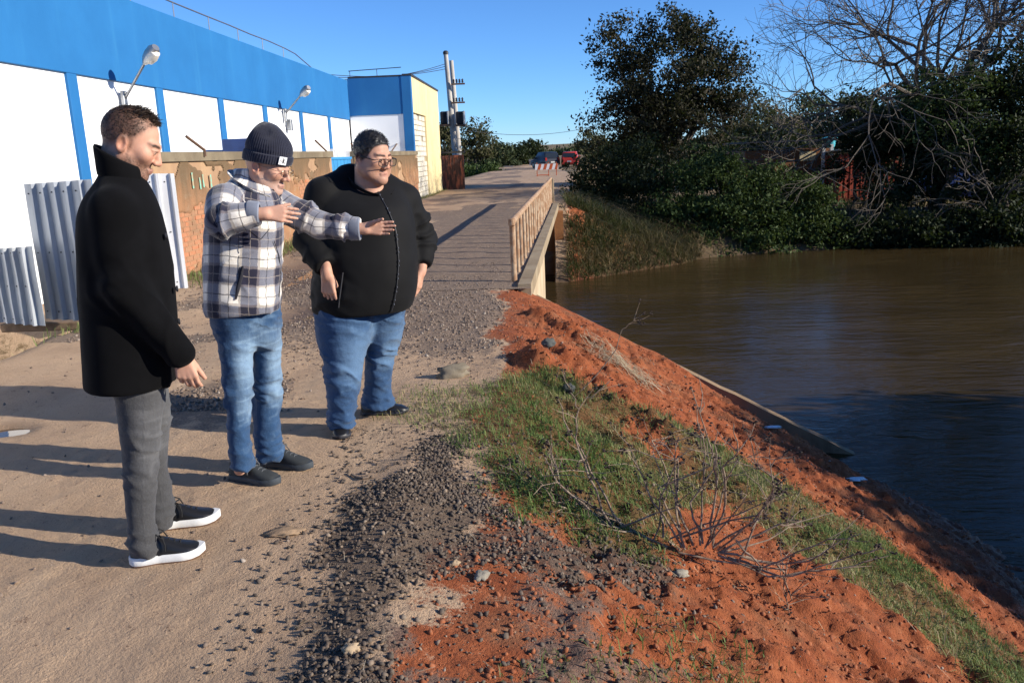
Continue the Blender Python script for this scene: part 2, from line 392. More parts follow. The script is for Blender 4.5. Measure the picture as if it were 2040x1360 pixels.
for (a, c, rx, ry) in PUD:
    k = 28; th = np.linspace(0, 2*math.pi, k, endpoint=False)
    rr = 1.05+.22*n2(np.cos(th)*1.5+a, np.sin(th)*1.5+c, 1., 3, 7.)
    zz = min(ground_z(a+rx*.85*math.cos(t), c+ry*.85*math.sin(t)) for t in np.linspace(0, 6.28, 12))+.004
    V = [(a+rx*r*math.cos(t), c+ry*r*math.sin(t), zz) for r, t in zip(rr, th)]
    kind(mesh('puddle_water', V, [list(range(k))], M_PUD), 'structure')
# ================================================================ bridge
def concrete(name, c1, c2, stain=(.12, .07, .04), sf=.4):
    n = N(name); P = n.coord(); a = n.noise(1.3, 6, .65, P); b = n.noise(22, 5, .7, P)
    st = n.noise(1., 5, .6, n.mapping(P, (3.2, 3.2, .35)))
    c = n.mix(n.remap(a, .35, .65), c1, c2); c = n.mix(n.remap(st, .5, .75, 0, sf), c, stain)
    c = n.mix(n.remap(b, .55, .75, 0, .4), c, tuple(x*.6 for x in c2))
    return n.set(col=c, rough=.9, spec=.2, nrm=n.bump(b, .5, .012))
M_CONC = concrete('weathered_concrete', (.34, .27, .18), (.25, .19, .12))
M_ABUT = concrete('abutment_concrete', (.50, .40, .27), (.40, .30, .19))
M_ORANGE = concrete('mud_stained_concrete', (.36, .16, .06), (.27, .11, .045))
def rust_paint():
    n = N('rusty_cream_paint'); P = n.coord(); a = n.noise(14, 5, .65, n.mapping(P, (1, 1, .5))); b = n.noise(60, 4, .7, P)
    c = n.mix(n.remap(a, .40, .58), (.42, .30, .195), (.29, .165, .09)); c = n.mix(n.remap(b, .55, .7, 0, .5), c, (.17, .08, .045))
    return n.set(col=c, rough=.75, spec=.3, nrm=n.bump(b, .4, .004))
M_RUST = rust_paint()
bridge = thing('road_bridge', 'low concrete road bridge with earth covered deck crossing the flooded creek', 'bridge', (-1.4, 17.5, 0))
ys_ = np.arange(9.9, 26.3, .12); us = np.linspace(-2.9, 0, 30)
DX = xe(ys_)[:, None]+us[None]; DY = np.repeat(ys_[:, None], 30, 1); DZ = height(np.minimum(DX, xe(ys_)[:, None]-2.6), DY)*.5+.012+.012*n2(DX, DY, 2.5, 3, 4.)
DZ = np.where(DY < 11.2, np.maximum(height(np.minimum(DX, xedge(DY)-.2), DY)+.006, -1), DZ)
i2 = (np.arange(len(ys_)-1)[:, None]*30+np.arange(29)[None]).ravel()
zd = zones(DX.ravel(), DY.ravel()); zd['grit'] = np.maximum(zd['grit'], .75); zd['red'] *= 0; zd['grass'] = zd['grass']*0; zd['wet'] *= 0
mesh('deck_surface', np.stack([DX, DY, DZ], -1).reshape(-1, 3), np.stack([i2, i2+1, i2+31, i2+30], 1), M_GROUND, bridge, True, zd)
def ybox(b, x0, x1, y0, y1, z0, z1, n=8, sh=0.):
    """long box following the deck edge line; x given relative to the deck edge"""
    for k in range(n):
        a, c = y0+(y1-y0)*k/n, y0+(y1-y0)*(k+1)/n
        V = [(xe(y)+x, y, z) for y in (a, c) for x in (x0, x1) for z in (z0, z1)]
        b.add(V, [[0, 1, 3, 2], [4, 6, 7, 5], [0, 4, 5, 1], [2, 3, 7, 6], [0, 2, 6, 4], [1, 5, 7, 3]])
    return b
ybox(B(), -.16, .0, 10.0, 26.2, -.16, .035, 1).obj('edge_beam', M_CONC, bridge)
ybox(B(), -2.9, -.17, 14.9, 24.7, -.42, -.12, 1).obj('deck_slab', M_CONC, bridge)
ybox(B(), -2.7, -.03, 10.15, 15.0, -3.0, -.165, 1).obj('near_abutment', M_ABUT, bridge)
bb = B(); bb.box((xe(25)-1.7, 25.05, -1.6), (3.7, .5, 2.9)); bb.obj('far_abutment', M_ORANGE, bridge)
# wing wall going down to the water
A_ = np.array([-.12, 10.26, -.165]); E_ = np.array([3.95, 9.2, -2.18]); dv = E_-A_
nrm = np.array([-dv[1], dv[0], 0]); nrm /= np.linalg.norm(nrm)
V = []
for k in range(25):
    p = A_+dv*k/24; wv = .005*math.sin(k*2.3)+.004*math.sin(k*5.1)
    for s in (0, 1): V += [p+nrm*.12*s+np.array([0, 0, wv]), p+nrm*.12*s+np.array([0, 0, -1.4])]
F = []
for k in range(24):
    a = k*4; F += [[a, a+4, a+6, a+2], [a, a+1, a+5, a+4], [a+2, a+6, a+7, a+3], [a+1, a+3, a+7, a+5]]
F += [[0, 2, 3, 1], [96, 97, 99, 98]]
tag(mesh('wing_wall', V, F, concrete('wing_wall_concrete', (.27, .19, .115), (.17, .115, .07), (.09, .045, .025), .7)), 'sloping concrete wing wall descending along the red bank into the creek', 'retaining wall')
# railing
rail = thing('bridge_railing', 'rusty cream metal railing with upright bars along the bridge edge', 'railing', (-.38, 10.49, 0))
def rx(y): return -.38+.0423*(y-10.49)
RH = .76
for k, y in enumerate(np.linspace(10.49, 26.6, 23)):
    z0 = ground_z(rx(y), y) if y < 10.6 else .0
    b = B(); r = .040 if k == 0 else .033
    hh = RH-.03-.0*k
    b.tube([(rx(y)+.004*math.sin(k*3), y, z0-.1), (rx(y), y, hh)], r, 10)
    b.obj('baluster', M_RUST, rail, True)
b = B(); b.tube([(rx(10.43), 10.43, RH)]+[(rx(y), y, RH+.004*math.sin(y)) for y in np.linspace(10.6, 26.7, 12)], .044, 12)
b.obj('top_rail', M_RUST, rail, True)
b = B(); b.lathe((rx(10.44), 10.44, RH-.055), [(.03, 0), (.043, .01), (.046, .05), (.043, .09), (.02, .1)], 14); b.obj('corner_fitting', M_RUST, rail, True)
b = B(); b.box((rx(27.0), 27.0, .33), (.17, .17, .86), ch=.015); b.obj('end_post', M_CONC, rail)
# ================================================================ factory building
def plaster(name, c1, c2, dirt, streak=.35, bs=.35, bsc=30.):
    n = N(name); P = n.coord(); a = n.noise(.8, 5, .6, P); b = n.noise(bsc, 4, .65, P)
    st = n.noise(1., 5, .65, n.mapping(P, (1, 2.4, .22))); z = n.sep(P)[2]
    c = n.mix(n.remap(a, .3, .7), c1, c2); c = n.mix(n.remap(st, .52, .8, 0, streak), c, dirt)
    return n.set(col=c, rough=.72, spec=.25, nrm=n.bump(b, bs, .006))
M_BLUE = plaster('blue_painted_plaster', (.021, .150, .37), (.017, .130, .33), (.036, .195, .40), .55)
M_WHITE = plaster('white_painted_plaster', (.86, .86, .85), (.80, .81, .81), (.62, .62, .60), .25, .5, 18.)
M_YELLOW = plaster('cream_yellow_plaster', (.72, .60, .34), (.66, .54, .29), (.42, .30, .13), .5)
M_ROOF = simple('dark_roof_sheet', (.12, .12, .13), .7)
M_GALV = simple('galvanised_steel', (.42, .43, .44), .42, .3, 9, .2, 40, .002, .85)
M_DARK = simple('dark_metal', (.035, .035, .04), .55, .3)
XB = -7.0; YB0, YB1 = 3.0, 31.46
fac = thing('factory_building', 'long low factory with blue upper band, white bays and blue pilasters', 'building', (XB, 17, -.6))
PY = [6.9, 9.85]+[AX(p, 200, XB)[1] for p in (0,)]*0+[12.79, 15.74, 18.76, 21.77, 25.05, 28.39]
PWD = .27
edges = [YB0]+sum([[y-PWD/2, y+PWD/2] for y in PY], [])+[YB1]
for k in range(0, len(edges), 2):
    y0, y1 = edges[k], edges[k+1]; b = B(); b.box((XB-.20, (y0+y1)/2, 1.2), (.3, y1-y0, 3.62)); b.obj('wall_panel', M_WHITE, fac)
for y in PY:
    b = B(); b.box((XB-.15, y, 1.2), (.3, PWD, 3.62), ch=.01); b.obj('pilaster', M_BLUE, fac)
b = B(); b.box((XB-.16, (YB0+YB1)/2, 3.03+.68), (.32, YB1-YB0, 1.4), ch=.008); b.obj('upper_band', M_BLUE, fac)
b = B(); b.box((XB-.155, (YB0+YB1)/2, -.95), (.35, YB1-YB0, 1.28)); b.obj('plinth', plaster('dark_blue_plinth', (.012, .04, .16), (.01, .035, .13), (.02, .03, .06)), fac)
b = B(); b.box((XB-6.5, (YB0+YB1)/2, 4.1), (12.3, YB1-YB0-.1, .2)); b.obj('roof', M_ROOF, fac)
b = B(); b.box((XB-13, (YB0+YB1)/2, 1.5), (.3, YB1-YB0, 5.2)); b.box((XB-6.5, YB0+.15, 1.5), (13, .29, 5.2)); b.obj('rear_wall', M_WHITE, fac)
# roof edge pipe on short stands
b = B(); yy = np.linspace(13.0, 24.6, 9); b.tube([(XB-.18, y, 4.42+.33+.012*math.sin(y*2)) for y in yy]+[(XB-.18, 25.6, 4.70), (XB-.18, 27.3, 4.47)], .016, 8); b.obj('roof_pipe', M_GALV, fac, True)
for y in np.linspace(13.6, 24.4, 7):
    b = B(); b.tube([(XB-.18, y, 4.40), (XB-.18, y, 4.75)], .012, 6); b.obj('pipe_stand', M_GALV, fac)
# end block
blk = thing('factory_end_block', 'taller end block with dark blue and white side and cream yellow road front', 'building', (-5.5, 35.5, -.2))
XY = -4.67; Y1 = AX(871, 177, XY)[1]; TZ = 4.47
b = B(); b.box(((-7.0+XY-.35)/2, YB1+.16, (3.15+TZ)/2), (XY-.35+7.0, .3, TZ-3.15)); b.obj('upper_panel', M_BLUE, blk)
b = B(); b.box(((-7.0+XY-.35)/2, YB1+.19, 1.32), (XY-.35+7.0, .3, 3.655)); b.obj('lower_panel', M_WHITE, blk)
b = B(); b.box((XY-.175, YB1+.13, 2.0), (.35, .28, 5.0), ch=.01); b.obj('corner_pilaster', M_BLUE, blk)
by0, by1, bz = AX(824, 250, XY)[1], AX(849, 250, XY)[1], AX(824, 224, XY)[2]
b = B(); b.box((XY-.15, (by1+Y1)/2, 2.0), (.3, Y1-by1, 5.0)); b.box((XY-.15, (YB1+.28+by0)/2, 2.0), (.296, by0-YB1-.28, 5.0)); b.box((XY-.152, (by0+by1)/2, (bz+4.5)/2), (.296, by1-by0, 4.5-bz)); b.obj('road_front', M_YELLOW, blk)
b = B(); b.box((XY-.27, (by0+by1)/2, (bz-.5)/2), (.3, by1-by0, bz+.5)); b.obj('bay_backing', concrete('mortar', (.45, .42, .36), (.35, .31, .26)), blk)
M_WBLK = plaster('whitewashed_block', (.66, .62, .52), (.60, .55, .44), (.34, .24, .15), .45, .6, 40.)
nr = 16; hz = (bz-.05)/nr; bme = None
for r in range(nr):
    L = (by1-by0); nb = 5; off = 0 if r % 2 else L/nb/2
    for k in range(nb+1):
        a = max(by0, by0+k*L/nb-off)+.012; c = min(by1, by0+(k+1)*L/nb-off)-.012
        if c-a < .06: continue
        if (r*7+k*5) % 23 == 0: continue
        bb_ = B(); bb_.box((XY-.10+.012*random.random(), (a+c)/2, .02+r*hz+hz/2), (.06, c-a, hz-.026)); bb_.obj('block', M_WBLK, blk)
b = B(); b.box((-10.2, Y1-.15, 2.0), (11.0-.1, .29, 5)); b.box((-15.6, 35.5, 2.), (.3, Y1-YB1-.6, 5)); b.obj('rear_wall', M_WHITE, blk)
b = B(); b.box((-10.2, (YB1+Y1)/2, 4.2), (10.9, Y1-YB1-.75, .2)); b.obj('roof', M_ROOF, blk)
b = B(); b.box((XY-.13, (YB1+Y1)/2, TZ+.055), (.34, Y1-YB1+.05, .07)); b.box((-6.0, YB1+.17, TZ+.035), (1.95, .32, .06)); b.obj('parapet_cap', M_DARK, blk)
b = B(); b.tube([(-6.95, YB1+.1, 4.74), (-5.0, YB1+.1, 4.80)], .016, 6); b.tube([(-6.9, YB1+.1, 4.45), (-6.9, YB1+.1, 4.74)], .012, 6); b.tube([(-5.9, YB1+.1, 4.45), (-5.9, YB1+.1, 4.77)], .012, 6); b.obj('roof_pipe', M_DARK, blk)
# wall lamps
def lens_mat():
    n = N('lamp_lens'); return n.set(col=(.75, .70, .60), rough=.25, spec=.5, nrm=n.bump(n.voro(90), .4, .003))
M_LENS = lens_mat()
def wall_lamp(pxa, pxh, XH, label):
    a = AX(*pxa, XB); h = AX(*pxh, XH)
    t = thing('wall_lamp', label, 'lamp', tuple(a), 'wall lamps on the factory')
    d = (h-a)/np.linalg.norm(h-a)
    b = B(); b.tube([a+(0, 0, -.42), a+(.05, 0, -.02), a+(.09, 0, .05)], .022, 8); b.box(a+np.array([.03, 0, -.1]), (.06, .12, .34), ch=.008); b.obj('wall_bracket', M_GALV, t)
    b = B(); b.tube([a+(.05, 0, -.05), h-d*.05], .022, 8); b.obj('arm', M_GALV, t, True)
    up = np.array([0, 0, 1.]); s = np.cross(d, up); s /= np.linalg.norm(s); u = np.cross(s, d)
    M = np.stack([s, u, d], 1)
    b = B(); b.lathe(h-d*.06, [(.035, 0), (.05, .03), (.085, .10), (.105, .22), (.10, .33), (.06, .40)], 18, M); b.obj('lamp_head', M_GALV, t, True)
    b = B(); b.lathe(h-d*.06-u*.02+np.array([.0, 0, 0]), [(.03, .07), (.085, .12), (.106, .23), (.09, .34), (.03, .39)], 18, M@np.diag([.93, 1.16, 1.])); b.obj('lens', M_LENS, t, True)
    b = B(); b.box(a+np.array([.06, .22, -.36]), (.12, .16, .3), ch=.01); b.obj('junction_box', M_GALV, t)
wall_lamp((243, 190), (291, 122), -6.35, 'larger nearer wall lamp on slanted arm above the black coated man')
wall_lamp((566, 222), (601, 188), -6.35, 'smaller farther wall lamp on slanted arm above the knitted beanie')
# ================================================================ brick wall
W0 = np.array([-5.45, 11.2]); W1 = np.array([-4.58, 31.3]); WL = np.linalg.norm(W1-W0); wd = (W1-W0)/WL; wn = np.array([wd[1], -wd[0]])
def wpt(s, o, z): return np.array([*(W0+wd*s+wn*o), z])
def wsol(b, s0, s1, o0, o1, z0, z1):
    V = [wpt(s, o, z) for s in (s0, s1) for o in (o0, o1) for z in (z0, z1)]
    b.add(V, [[0, 1, 3, 2], [4, 6, 7, 5], [0, 4, 5, 1], [2, 3, 7, 6], [0, 2, 6, 4], [1, 5, 7, 3]]); return b
def wall_mat():
    n = N('stained_render'); P = n.coord(); z = n.sep(P)[2]
    a = n.noise(1.2, 6, .65, P); b = n.noise(25, 5, .7, P); st = n.noise(1., 6, .7, n.mapping(P, (5, 5, .5)))
    c = n.mix(n.remap(a, .35, .65), (.36, .185, .092), (.27, .15, .085)); c = n.mix(n.remap(n.noise(5, 5, .7, P), .5, .68, 0, .7), c, (.33, .235, .15))
    top = n.remap(n.math('ADD', z, n.math('MULTIPLY', n.math('SUBTRACT', st, .5), 1.5)), .75, 1.6)
    c = n.mix(n.math('MULTIPLY', top, .9), c, (.135, .095, .055))
    c = n.mix(n.remap(b, .55, .72, 0, .5), c, (.20, .10, .05))
    return n.set(col=c, rough=.92, spec=.15, nrm=n.bump(n.math('ADD', b, n.math('MULTIPLY', a, 2)), .6, .02))
M_REND = wall_mat(); M_MORT = concrete('wall_mortar', (.40, .26, .15), (.32, .20, .12))
def brick_mat():
    n = N('red_brick'); o = n.node('ShaderNodeObjectInfo').outputs['Random']; b = n.noise(30, 4, .7)
    c = n.mix(o, (.46, .16, .075), (.34, .17, .095)); c = n.mix(n.remap(b, .38, .66, 0, .85), c, (.38, .22, .13)); c = n.mix(n.remap(n.noise(2.2, 4), .5, .7, 0, .8), c, (.24, .15, .09))
    return n.set(col=c, rough=.9, spec=.15, nrm=n.bump(b, .5, .01))
M_BRICK = brick_mat()
brickwall = thing('brick_wall', 'old brick boundary wall with peeling brown render running along the road', 'wall', (*W0, 0))
sg0 = np.interp(20.95, [W0[1], W1[1]], [0, WL]); sg1 = sg0+5.2     # gate opening
gy0 = AX(657, 320, -5.1)[1]; gy1 = AX(702, 320, -5.0)[1]
sg0 = (gy0-W0[1])/wd[1]; sg1 = (gy1-W0[1])/wd[1]
for s0, s1 in ((0, sg0), (sg1, WL)):
    # rendered skin as an uneven sheet over a solid core
    b = B(); wsol(b, s0, s1, -.14, -.005, -.5, 1.66); b.obj('wall_core', M_MORT, brickwall)
    b = B(); wsol(b, s0-.02, s1+.02, -.17, .045, 1.661, 1.80); b.obj('coping', concrete('old_coping', (.22, .18, .12), (.15, .12, .08)), brickwall)
    ns = int((s1-s0)/.03); nz = 72; S = np.linspace(s0, s1, ns); Zs = np.linspace(-.3, 1.655, nz)
    SS, Z2 = np.meshgrid(S, Zs)
    hole = fbm(np.stack([SS.ravel()*1.3+3, Z2.ravel()*2.3, np.full(SS.size, 5.)], 1), 4).reshape(SS.shape)
    lim = .30 if s0 == 0 else .5
    keep = hole < lim
    hole = hole-.45*np.exp(-((SS-.4)/2.2)**2)*0
    bump_ = .012+.012*hole
    hole = hole+.05*fbm(np.stack([SS.ravel()*9, Z2.ravel()*9, np.full(SS.size, 2.)], 1), 2).reshape(SS.shape); keep = hole < lim
    O = np.where(keep, np.maximum(bump_, .006)+.008, -.003)
    Vv = np.array([wpt(s, o, z) for s, o, z in zip(SS.ravel(), O.ravel(), Z2.ravel())])
    i3 = (np.arange(nz-1)[:, None]*ns+np.arange(ns-1)[None]).ravel()
    Fq = np.stack([i3, i3+1, i3+ns+1, i3+ns], 1); kp = keep.ravel()
    Fq = Fq[kp[Fq].sum(1) >= 2]
    mesh('render_skin', Vv, Fq, M_REND, brickwall, True)
    bl, bh = .21, .062; bmesh_ = None; cnt = 0
    for r in range(int(1.66/(bh+.012))):
        z = .03+r*(bh+.012)
        for k in range(int((s1-s0)/(bl+.014))):
            s = s0+k*(bl+.014)+(bl/2 if r % 2 else 0)
            if s+bl > s1: continue
            hv = float(fbm(np.array([[(s+bl/2)*1.3+3, (z+bh/2)*2.3, 5.]]), 4)[0])
            if hv < lim-.06 or cnt > 290: continue
            if s0 > 0 and cnt > 60: continue
            cnt += 1
            b_ = B(); wsol(b_, s, s+bl, -.03, .004+.006*random.random(), z, z+bh); b_.obj('brick', M_BRICK, brickwall)
M_GRAF = simple('graffiti_paint', (.22, .48, .36), .8, .5, 14, .3, 50, col2=(.40, .30, .18), lo=.45, hi=.6)
for k, (s, z, hh) in enumerate([(1.55, 1.25, .24), (1.8, 1.23, .18), (1.92, 1.25, .2), (2.2, 1.24, .2)]):
    b = B(); wsol(b, s, s+.045, .030, .034, z, z+hh); b.obj('graffiti_stroke', M_GRAF, brickwall)
# slanted barbed wire arms on the wall
M_RUSTD = simple('rusty_steel', (.14, .08, .05), .8, .4, 20)
for k, (p, q) in enumerate([((407, 299), (371, 272)), ((652, 303), (628, 280)), ((712, 303), (699, 286)), ((779, 303), (792, 285)), ((832, 303), (823, 290)), ((838, 303), (845, 289))]):
    a = AX(*p, -5.3+.02*k); e = AX(*q, -5.3+.02*k-.1); 
    b = B(); b.tube([a+(0, 0, -.1), a, e], .024, 6); b.obj('wire_arm', M_RUSTD, brickwall)
gate = thing('blue_gate', 'light blue sheet metal gate set in the brick wall', 'gate', tuple(wpt((sg0+sg1)/2, 0, 0)))
M_GBLUE = simple('light_blue_paint', (.05, .27, .55), .5, .25, 8)
for k in range(6):
    s0 = sg0+.05+(sg1-sg0-.1)*k/6; s1 = sg0+.05+(sg1-sg0-.1)*(k+1)/6-.02; b = B(); wsol(b, s0, s1, -.10, -.06, .05, 1.63); b.obj('sheet', M_GBLUE, gate)
b = B(); wsol(b, sg0+.02, sg1-.02, -.12, -.035, 1.60, 1.66); wsol(b, sg0+.02, sg1-.02, -.115, -.04, .9, .95); b.obj('frame', M_GBLUE, gate)
for k in range(26):
    s = sg0+.08+(sg1-sg0-.16)*k/25; b = B(); b.tube([wpt(s, -.08, 1.62), wpt(s, -.08, 1.86)], .009, 5); b.obj('spike', simple('white_spikes', (.7, .7, .7), .5) if k == 0 else bpy.data.materials['white_spikes'], gate)
# dark blue cabinet and green frame behind the wall
ca = AX(497, 290, -6.3); 
tag(B().box(ca+np.array([0, 0, -.7]), (.6, 1.6, 1.66), ch=.02).obj('metal_container', simple('navy_paint', (.02, .05, .17), .5), None), 'dark blue metal cabinet showing above the brick wall by the beanie', 'cabinet')
# ================================================================ corrugated sheets
def sheet_mat(name, c):
    n = N(name); a = n.noise(2.5, 5, .6, n.mapping(n.coord(), (1, 1, .3))); b = n.noise(40, 3)
    return n.set(col=n.mix(n.remap(a, .4, .7), c, tuple(x*.75 for x in c)), rough=n.remap(a, .3, .7, .35, .55), metal=.35, spec=.5, nrm=n.bump(b, .08, .003))
M_SHEET = sheet_mat('galvanised_sheet', (.34, .37, .41)); M_SHEET2 = sheet_mat('pale_sheet', (.42, .45, .48)); M_SHEET3 = sheet_mat('white_sheet', (.72, .73, .74))
def corr_sheet(label, xl, xr, Y, z0l, z0r, z1l, z1r, mat, pitch=.135, rz=0., dep=.04, seams=()):
    c = ((xl+xr)/2, Y, z0l); t = thing('corrugated_sheet', label, 'metal sheet', c, 'corrugated sheets at the ditch')
    prof = []; x = 0.; Lx = (xr-xl)/math.cos(rz)
    while x < Lx:
        for dx, dy in ((0, 0), (.62*pitch, 0), (.72*pitch, -dep), (.90*pitch, -dep), (.995*pitch, 0)):
            if x+dx <= Lx: prof.append((x+dx, dy))
        x += pitch
    c_, s_ = math.cos(rz), math.sin(rz); V = []; nz = 8
    for th in (0, .0035):
        for k in range(nz+1):
            for (x, y) in prof:
                f = x/Lx; z = (z0l+(z0r-z0l)*f)*(1-k/nz)+(z1l+(z1r-z1l)*f)*k/nz
                yy_ = y+th+.004*math.sin(x*9+k*.8); V.append((xl+x*c_-yy_*s_, Y+x*s_+yy_*c_, z))
    n = len(prof); F = []; o = (nz+1)*n
    for k in range(nz):
        for i in range(n-1):
            q = [k*n+i, k*n+i+1, (k+1)*n+i+1, (k+1)*n+i]; F += [q, [a+o for a in q][::-1]]
    for k in range(nz): F += [[k*n, (k+1)*n, (k+1)*n+o, k*n+o], [k*n+n-1, k*n+n-1+o, (k+1)*n+n-1+o, (k+1)*n+n-1]]
    for i in range(n-1): F += [[i, i+o, i+1+o, i+1], [nz*n+i, nz*n+i+1, nz*n+i+1+o, nz*n+i+o]]
    mesh('sheet', V, F, mat, t)
    b = B()
    for fz in (.06, .5, .93):
        for k in range(int(Lx/pitch)):
            x = (k+.3)*pitch; f = x/Lx; z = (z0l+(z0r-z0l)*f)*(1-fz)+(z1l+(z1r-z1l)*f)*fz
            b.lathe((xl+x*c_, Y+x*s_-.004, z), [(.008, 0), (.008, .004), (.004, .007)], 6, np.array([[1, 0, 0], [0, 0, -1], [0, 1, 0]]))
    b.obj('screws', M_DARK, t)
    return t
YS = 8.6
p = [AY(47, 367, YS), AY(168, 358, YS), AY(84, 635, YS)]
corr_sheet('tall grey corrugated sheet standing at the ditch behind the black coat', p[0][0], p[0][0]+.95, YS, p[2][2], p[2][2]+.03, p[0][2], p[0][2]+.03, M_SHEET, .185, -.42)
q = [AY(-60, 500, YS+.2), AY(76, 480, YS+.2), AY(0, 632, YS+.2)]
corr_sheet('short grey corrugated sheet behind the tall one at the left edge', q[0][0]-.25, q[1][0]+.30, YS+.2, q[2][2]-.0, q[2][2], q[0][2]-.0, q[1][2], M_SHEET2, .15, -.42)
r_ = [AY(272, 345, YS+.25), AY(328, 347, YS+.25), AY(335, 560, YS+.25)]
corr_sheet('white corrugated sheet between the black coat and the brick wall', r_[0][0]-.25, r_[1][0], YS+.25, r_[2][2]-.12, r_[2][2]-.12, r_[0][2], r_[1][2], M_SHEET3, .15, .5)
b = B(); b.box(((p[2][0]+.35), YS-.05, p[2][2]-.07), (1.5, .14, .09), ch=.01); tag(b.obj('timber_beam', simple('old_timber', (.20, .13, .08), .9, .4, 12), None), 'brown timber beam under the tall corrugated sheet', 'beam')
# ================================================================ rusty gate pillar and poles
YD = Y1+.3
def dark_mat():
    n = N('dark_rust'); P = n.coord(); a = n.noise(2, 5, .65, n.mapping(P, (4, 4, .8)))  # streaky mix of near-black brown and rust red
    return n.set(col=n.mix(n.remap(a, .45, .62), (.045, .022, .02), (.26, .085, .05)), rough=.85, nrm=n.bump(a, .3, .02))
dx0, dx1 = AY(879, 340, YD)[0], AY(925, 340, YD)[0]; dz1 = AY(900, 305, YD)[2]
dg = thing('rusty_yard_wall', 'dark rust streaked yard wall beside the yellow building front', 'wall', ((dx0+dx1)/2, YD, 0))
DM = dark_mat()
for k in range(5):
    a = dx0+(dx1-dx0)*k/5; c = dx0+(dx1-dx0)*(k+1)/5-.012; b = B(); b.box(((a+c)/2, YD+.08, (dz1-.2)/2-.1), (c-a, .12+.02*(k % 2), dz1+.2)); b.obj('panel', DM, dg)
b = B(); b.box(((dx0+dx1)/2, YD+.1, dz1+.03), (dx1-dx0+.1, .3, .08)); b.obj('coping', M_DARK, dg)
for k in range(4):
    x = dx0+.08+(dx1-dx0)*k/4
    b = B(); b.tube([(x, YD+.1, dz1+.03), (x+.13, YD+.1, dz1+.42)], .015, 5); b.tube([(x+.26, YD+.1, dz1+.03), (x+.10, YD+.1, dz1+.40)], .015, 5); b.obj('wire_arm', M_DARK, dg)
M_POLE = concrete('pole_concrete', (.50, .47, .42), (.40, .37, .33), (.3, .25, .2), .3)
YP = 44.
def pole(pxb, pxt, Y, r0, r1, label):
    a = AY(*pxb, Y); t = AY(*pxt, Y); base = a+(a-t)*((a[2]+.4)/(t[2]-a[2]))
    o = thing('utility_pole', label, 'pole', tuple(base), 'concrete utility poles')
    b = B(); b.tube([base, t], [r0, r1], 14); b.obj('shaft', M_POLE, o, True); return o, base, t
p1, pb1, pt1 = pole((906, 300), (888, 108), YP, .17, .11, 'front concrete utility pole carrying two transformers')
p2, pb2, pt2 = pole((914, 300), (899, 121), YP+1.2, .16, .11, 'rear concrete utility pole just behind the front one')
b = B(); b.lathe(pt1-(0, 0, .02), [(.14, 0), (.14, .12), (.08, .18)], 12); b.obj('cap', M_DARK, p1)
for k, (zp, dx) in enumerate([(205, .35), (168, .25)]):
    c = AY(904, zp, YP-.2); b = B(); b.box(c+np.array([.22, 0, 0]), (.7, .08, .08)); b.obj('crossarm', M_RUSTD, p1)
    for j in range(4):
        b = B(); b.lathe(c+np.array([.0+.15*j, -.02, .05]), [(.03, 0), (.06, .05), (.035, .09), (.06, .13), (.02, .2)], 8); b.obj('insulator', M_DARK, p1)
for k, (xa, xb_) in enumerate([(876, 894), (907, 926)]):
    a = AY(xa, 222, YP-.5); c = AY(xb_, 248, YP-.5); cx, cz = (a[0]+c[0])/2, (a[2]+c[2])/2; wv, hv = c[0]-a[0], a[2]-c[2]
    tr = thing('pole_transformer', ['grey finned transformer on the left of the front pole', 'grey finned transformer on the right of the front pole'][k], 'transformer', (cx, YP-.4, cz), 'transformers on the pole')
    b = B(); b.box((cx, YP-.3, cz), (wv*.8, .5, hv*.96), ch=.03); b.obj('tank', M_DARK, tr)
    for j in range(7):
        b = B(); b.box((cx-wv*.4+wv*.8*j/6, YP-.6, cz), (.03, .12, hv*.84)); b.obj('fin', M_DARK, tr)
    b = B(); b.box((cx+(wv*.46), YP-.4, cz), (.07, .62, hv), ch=.01); b.obj('side_panel', M_GALV, tr)
    b = B(); b.box((cx, YP-.4, cz-hv*.55), (wv*1.1, .6, .08)); b.obj('bracket', M_RUSTD, tr)
def wire(name, label, pts, sag, r=.012):
    a, c = np.array(pts[0]), np.array(pts[1]); P_ = [a+(c-a)*t-np.array([0, 0, sag*4*t*(1-t)]) for t in np.linspace(0, 1, 16)]
    b = B(); b.tube(P_, r, 4); tag(b.obj(name, M_DARK), label, 'cable', 'overhead cables')
for k in range(3):
    wire('overhead_cable', ['topmost', 'middle', 'lowest'][k]+' of the three cables from the pole to the factory roof', (AY(886, 128+5*k, YP), np.array([-9.0-.3*k, 36., 4.9+.15*k])), .25, .014)
wire('overhead_cable', 'long thin cable running right from the poles across the sky', (AY(915, 258, YP), AY(1300, 205, 60.)), 1.0, .012)
# ================================================================ vegetation
def leaf_mat(name, c1, c2, c3, tr=.3):
    n = N(name); v = n.attr('var'); c = n.mix(n.remap(v, 0, .5), c1, c2); c = n.mix(n.remap(v, .7, 1.), c, c3)
    n.set(col=c, rough=.65, spec=.18)
    t = n.node('ShaderNodeBsdfTranslucent'); n.put(t.inputs[0], n.mix(.5, c, (.10, .14, .02)))
    mx = n.node('ShaderNodeMixShader'); mx.inputs[0].default_value = tr
    n.t.links.new(n.bsdf.outputs[0], mx.inputs[1]); n.t.links.new(t.outputs[0], mx.inputs[2]); n.t.links.new(mx.outputs[0], n.out.inputs[0])
    return n.m
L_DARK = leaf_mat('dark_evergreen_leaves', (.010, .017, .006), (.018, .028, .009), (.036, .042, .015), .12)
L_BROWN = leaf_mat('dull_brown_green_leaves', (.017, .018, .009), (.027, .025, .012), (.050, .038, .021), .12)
L_MID = leaf_mat('mid_green_leaves', (.024, .045, .011), (.042, .068, .018), (.080, .100, .034), .2)
L_OLIVE = leaf_mat('olive_leaves', (.050, .055, .024), (.075, .072, .034), (.11, .09, .05), .25)
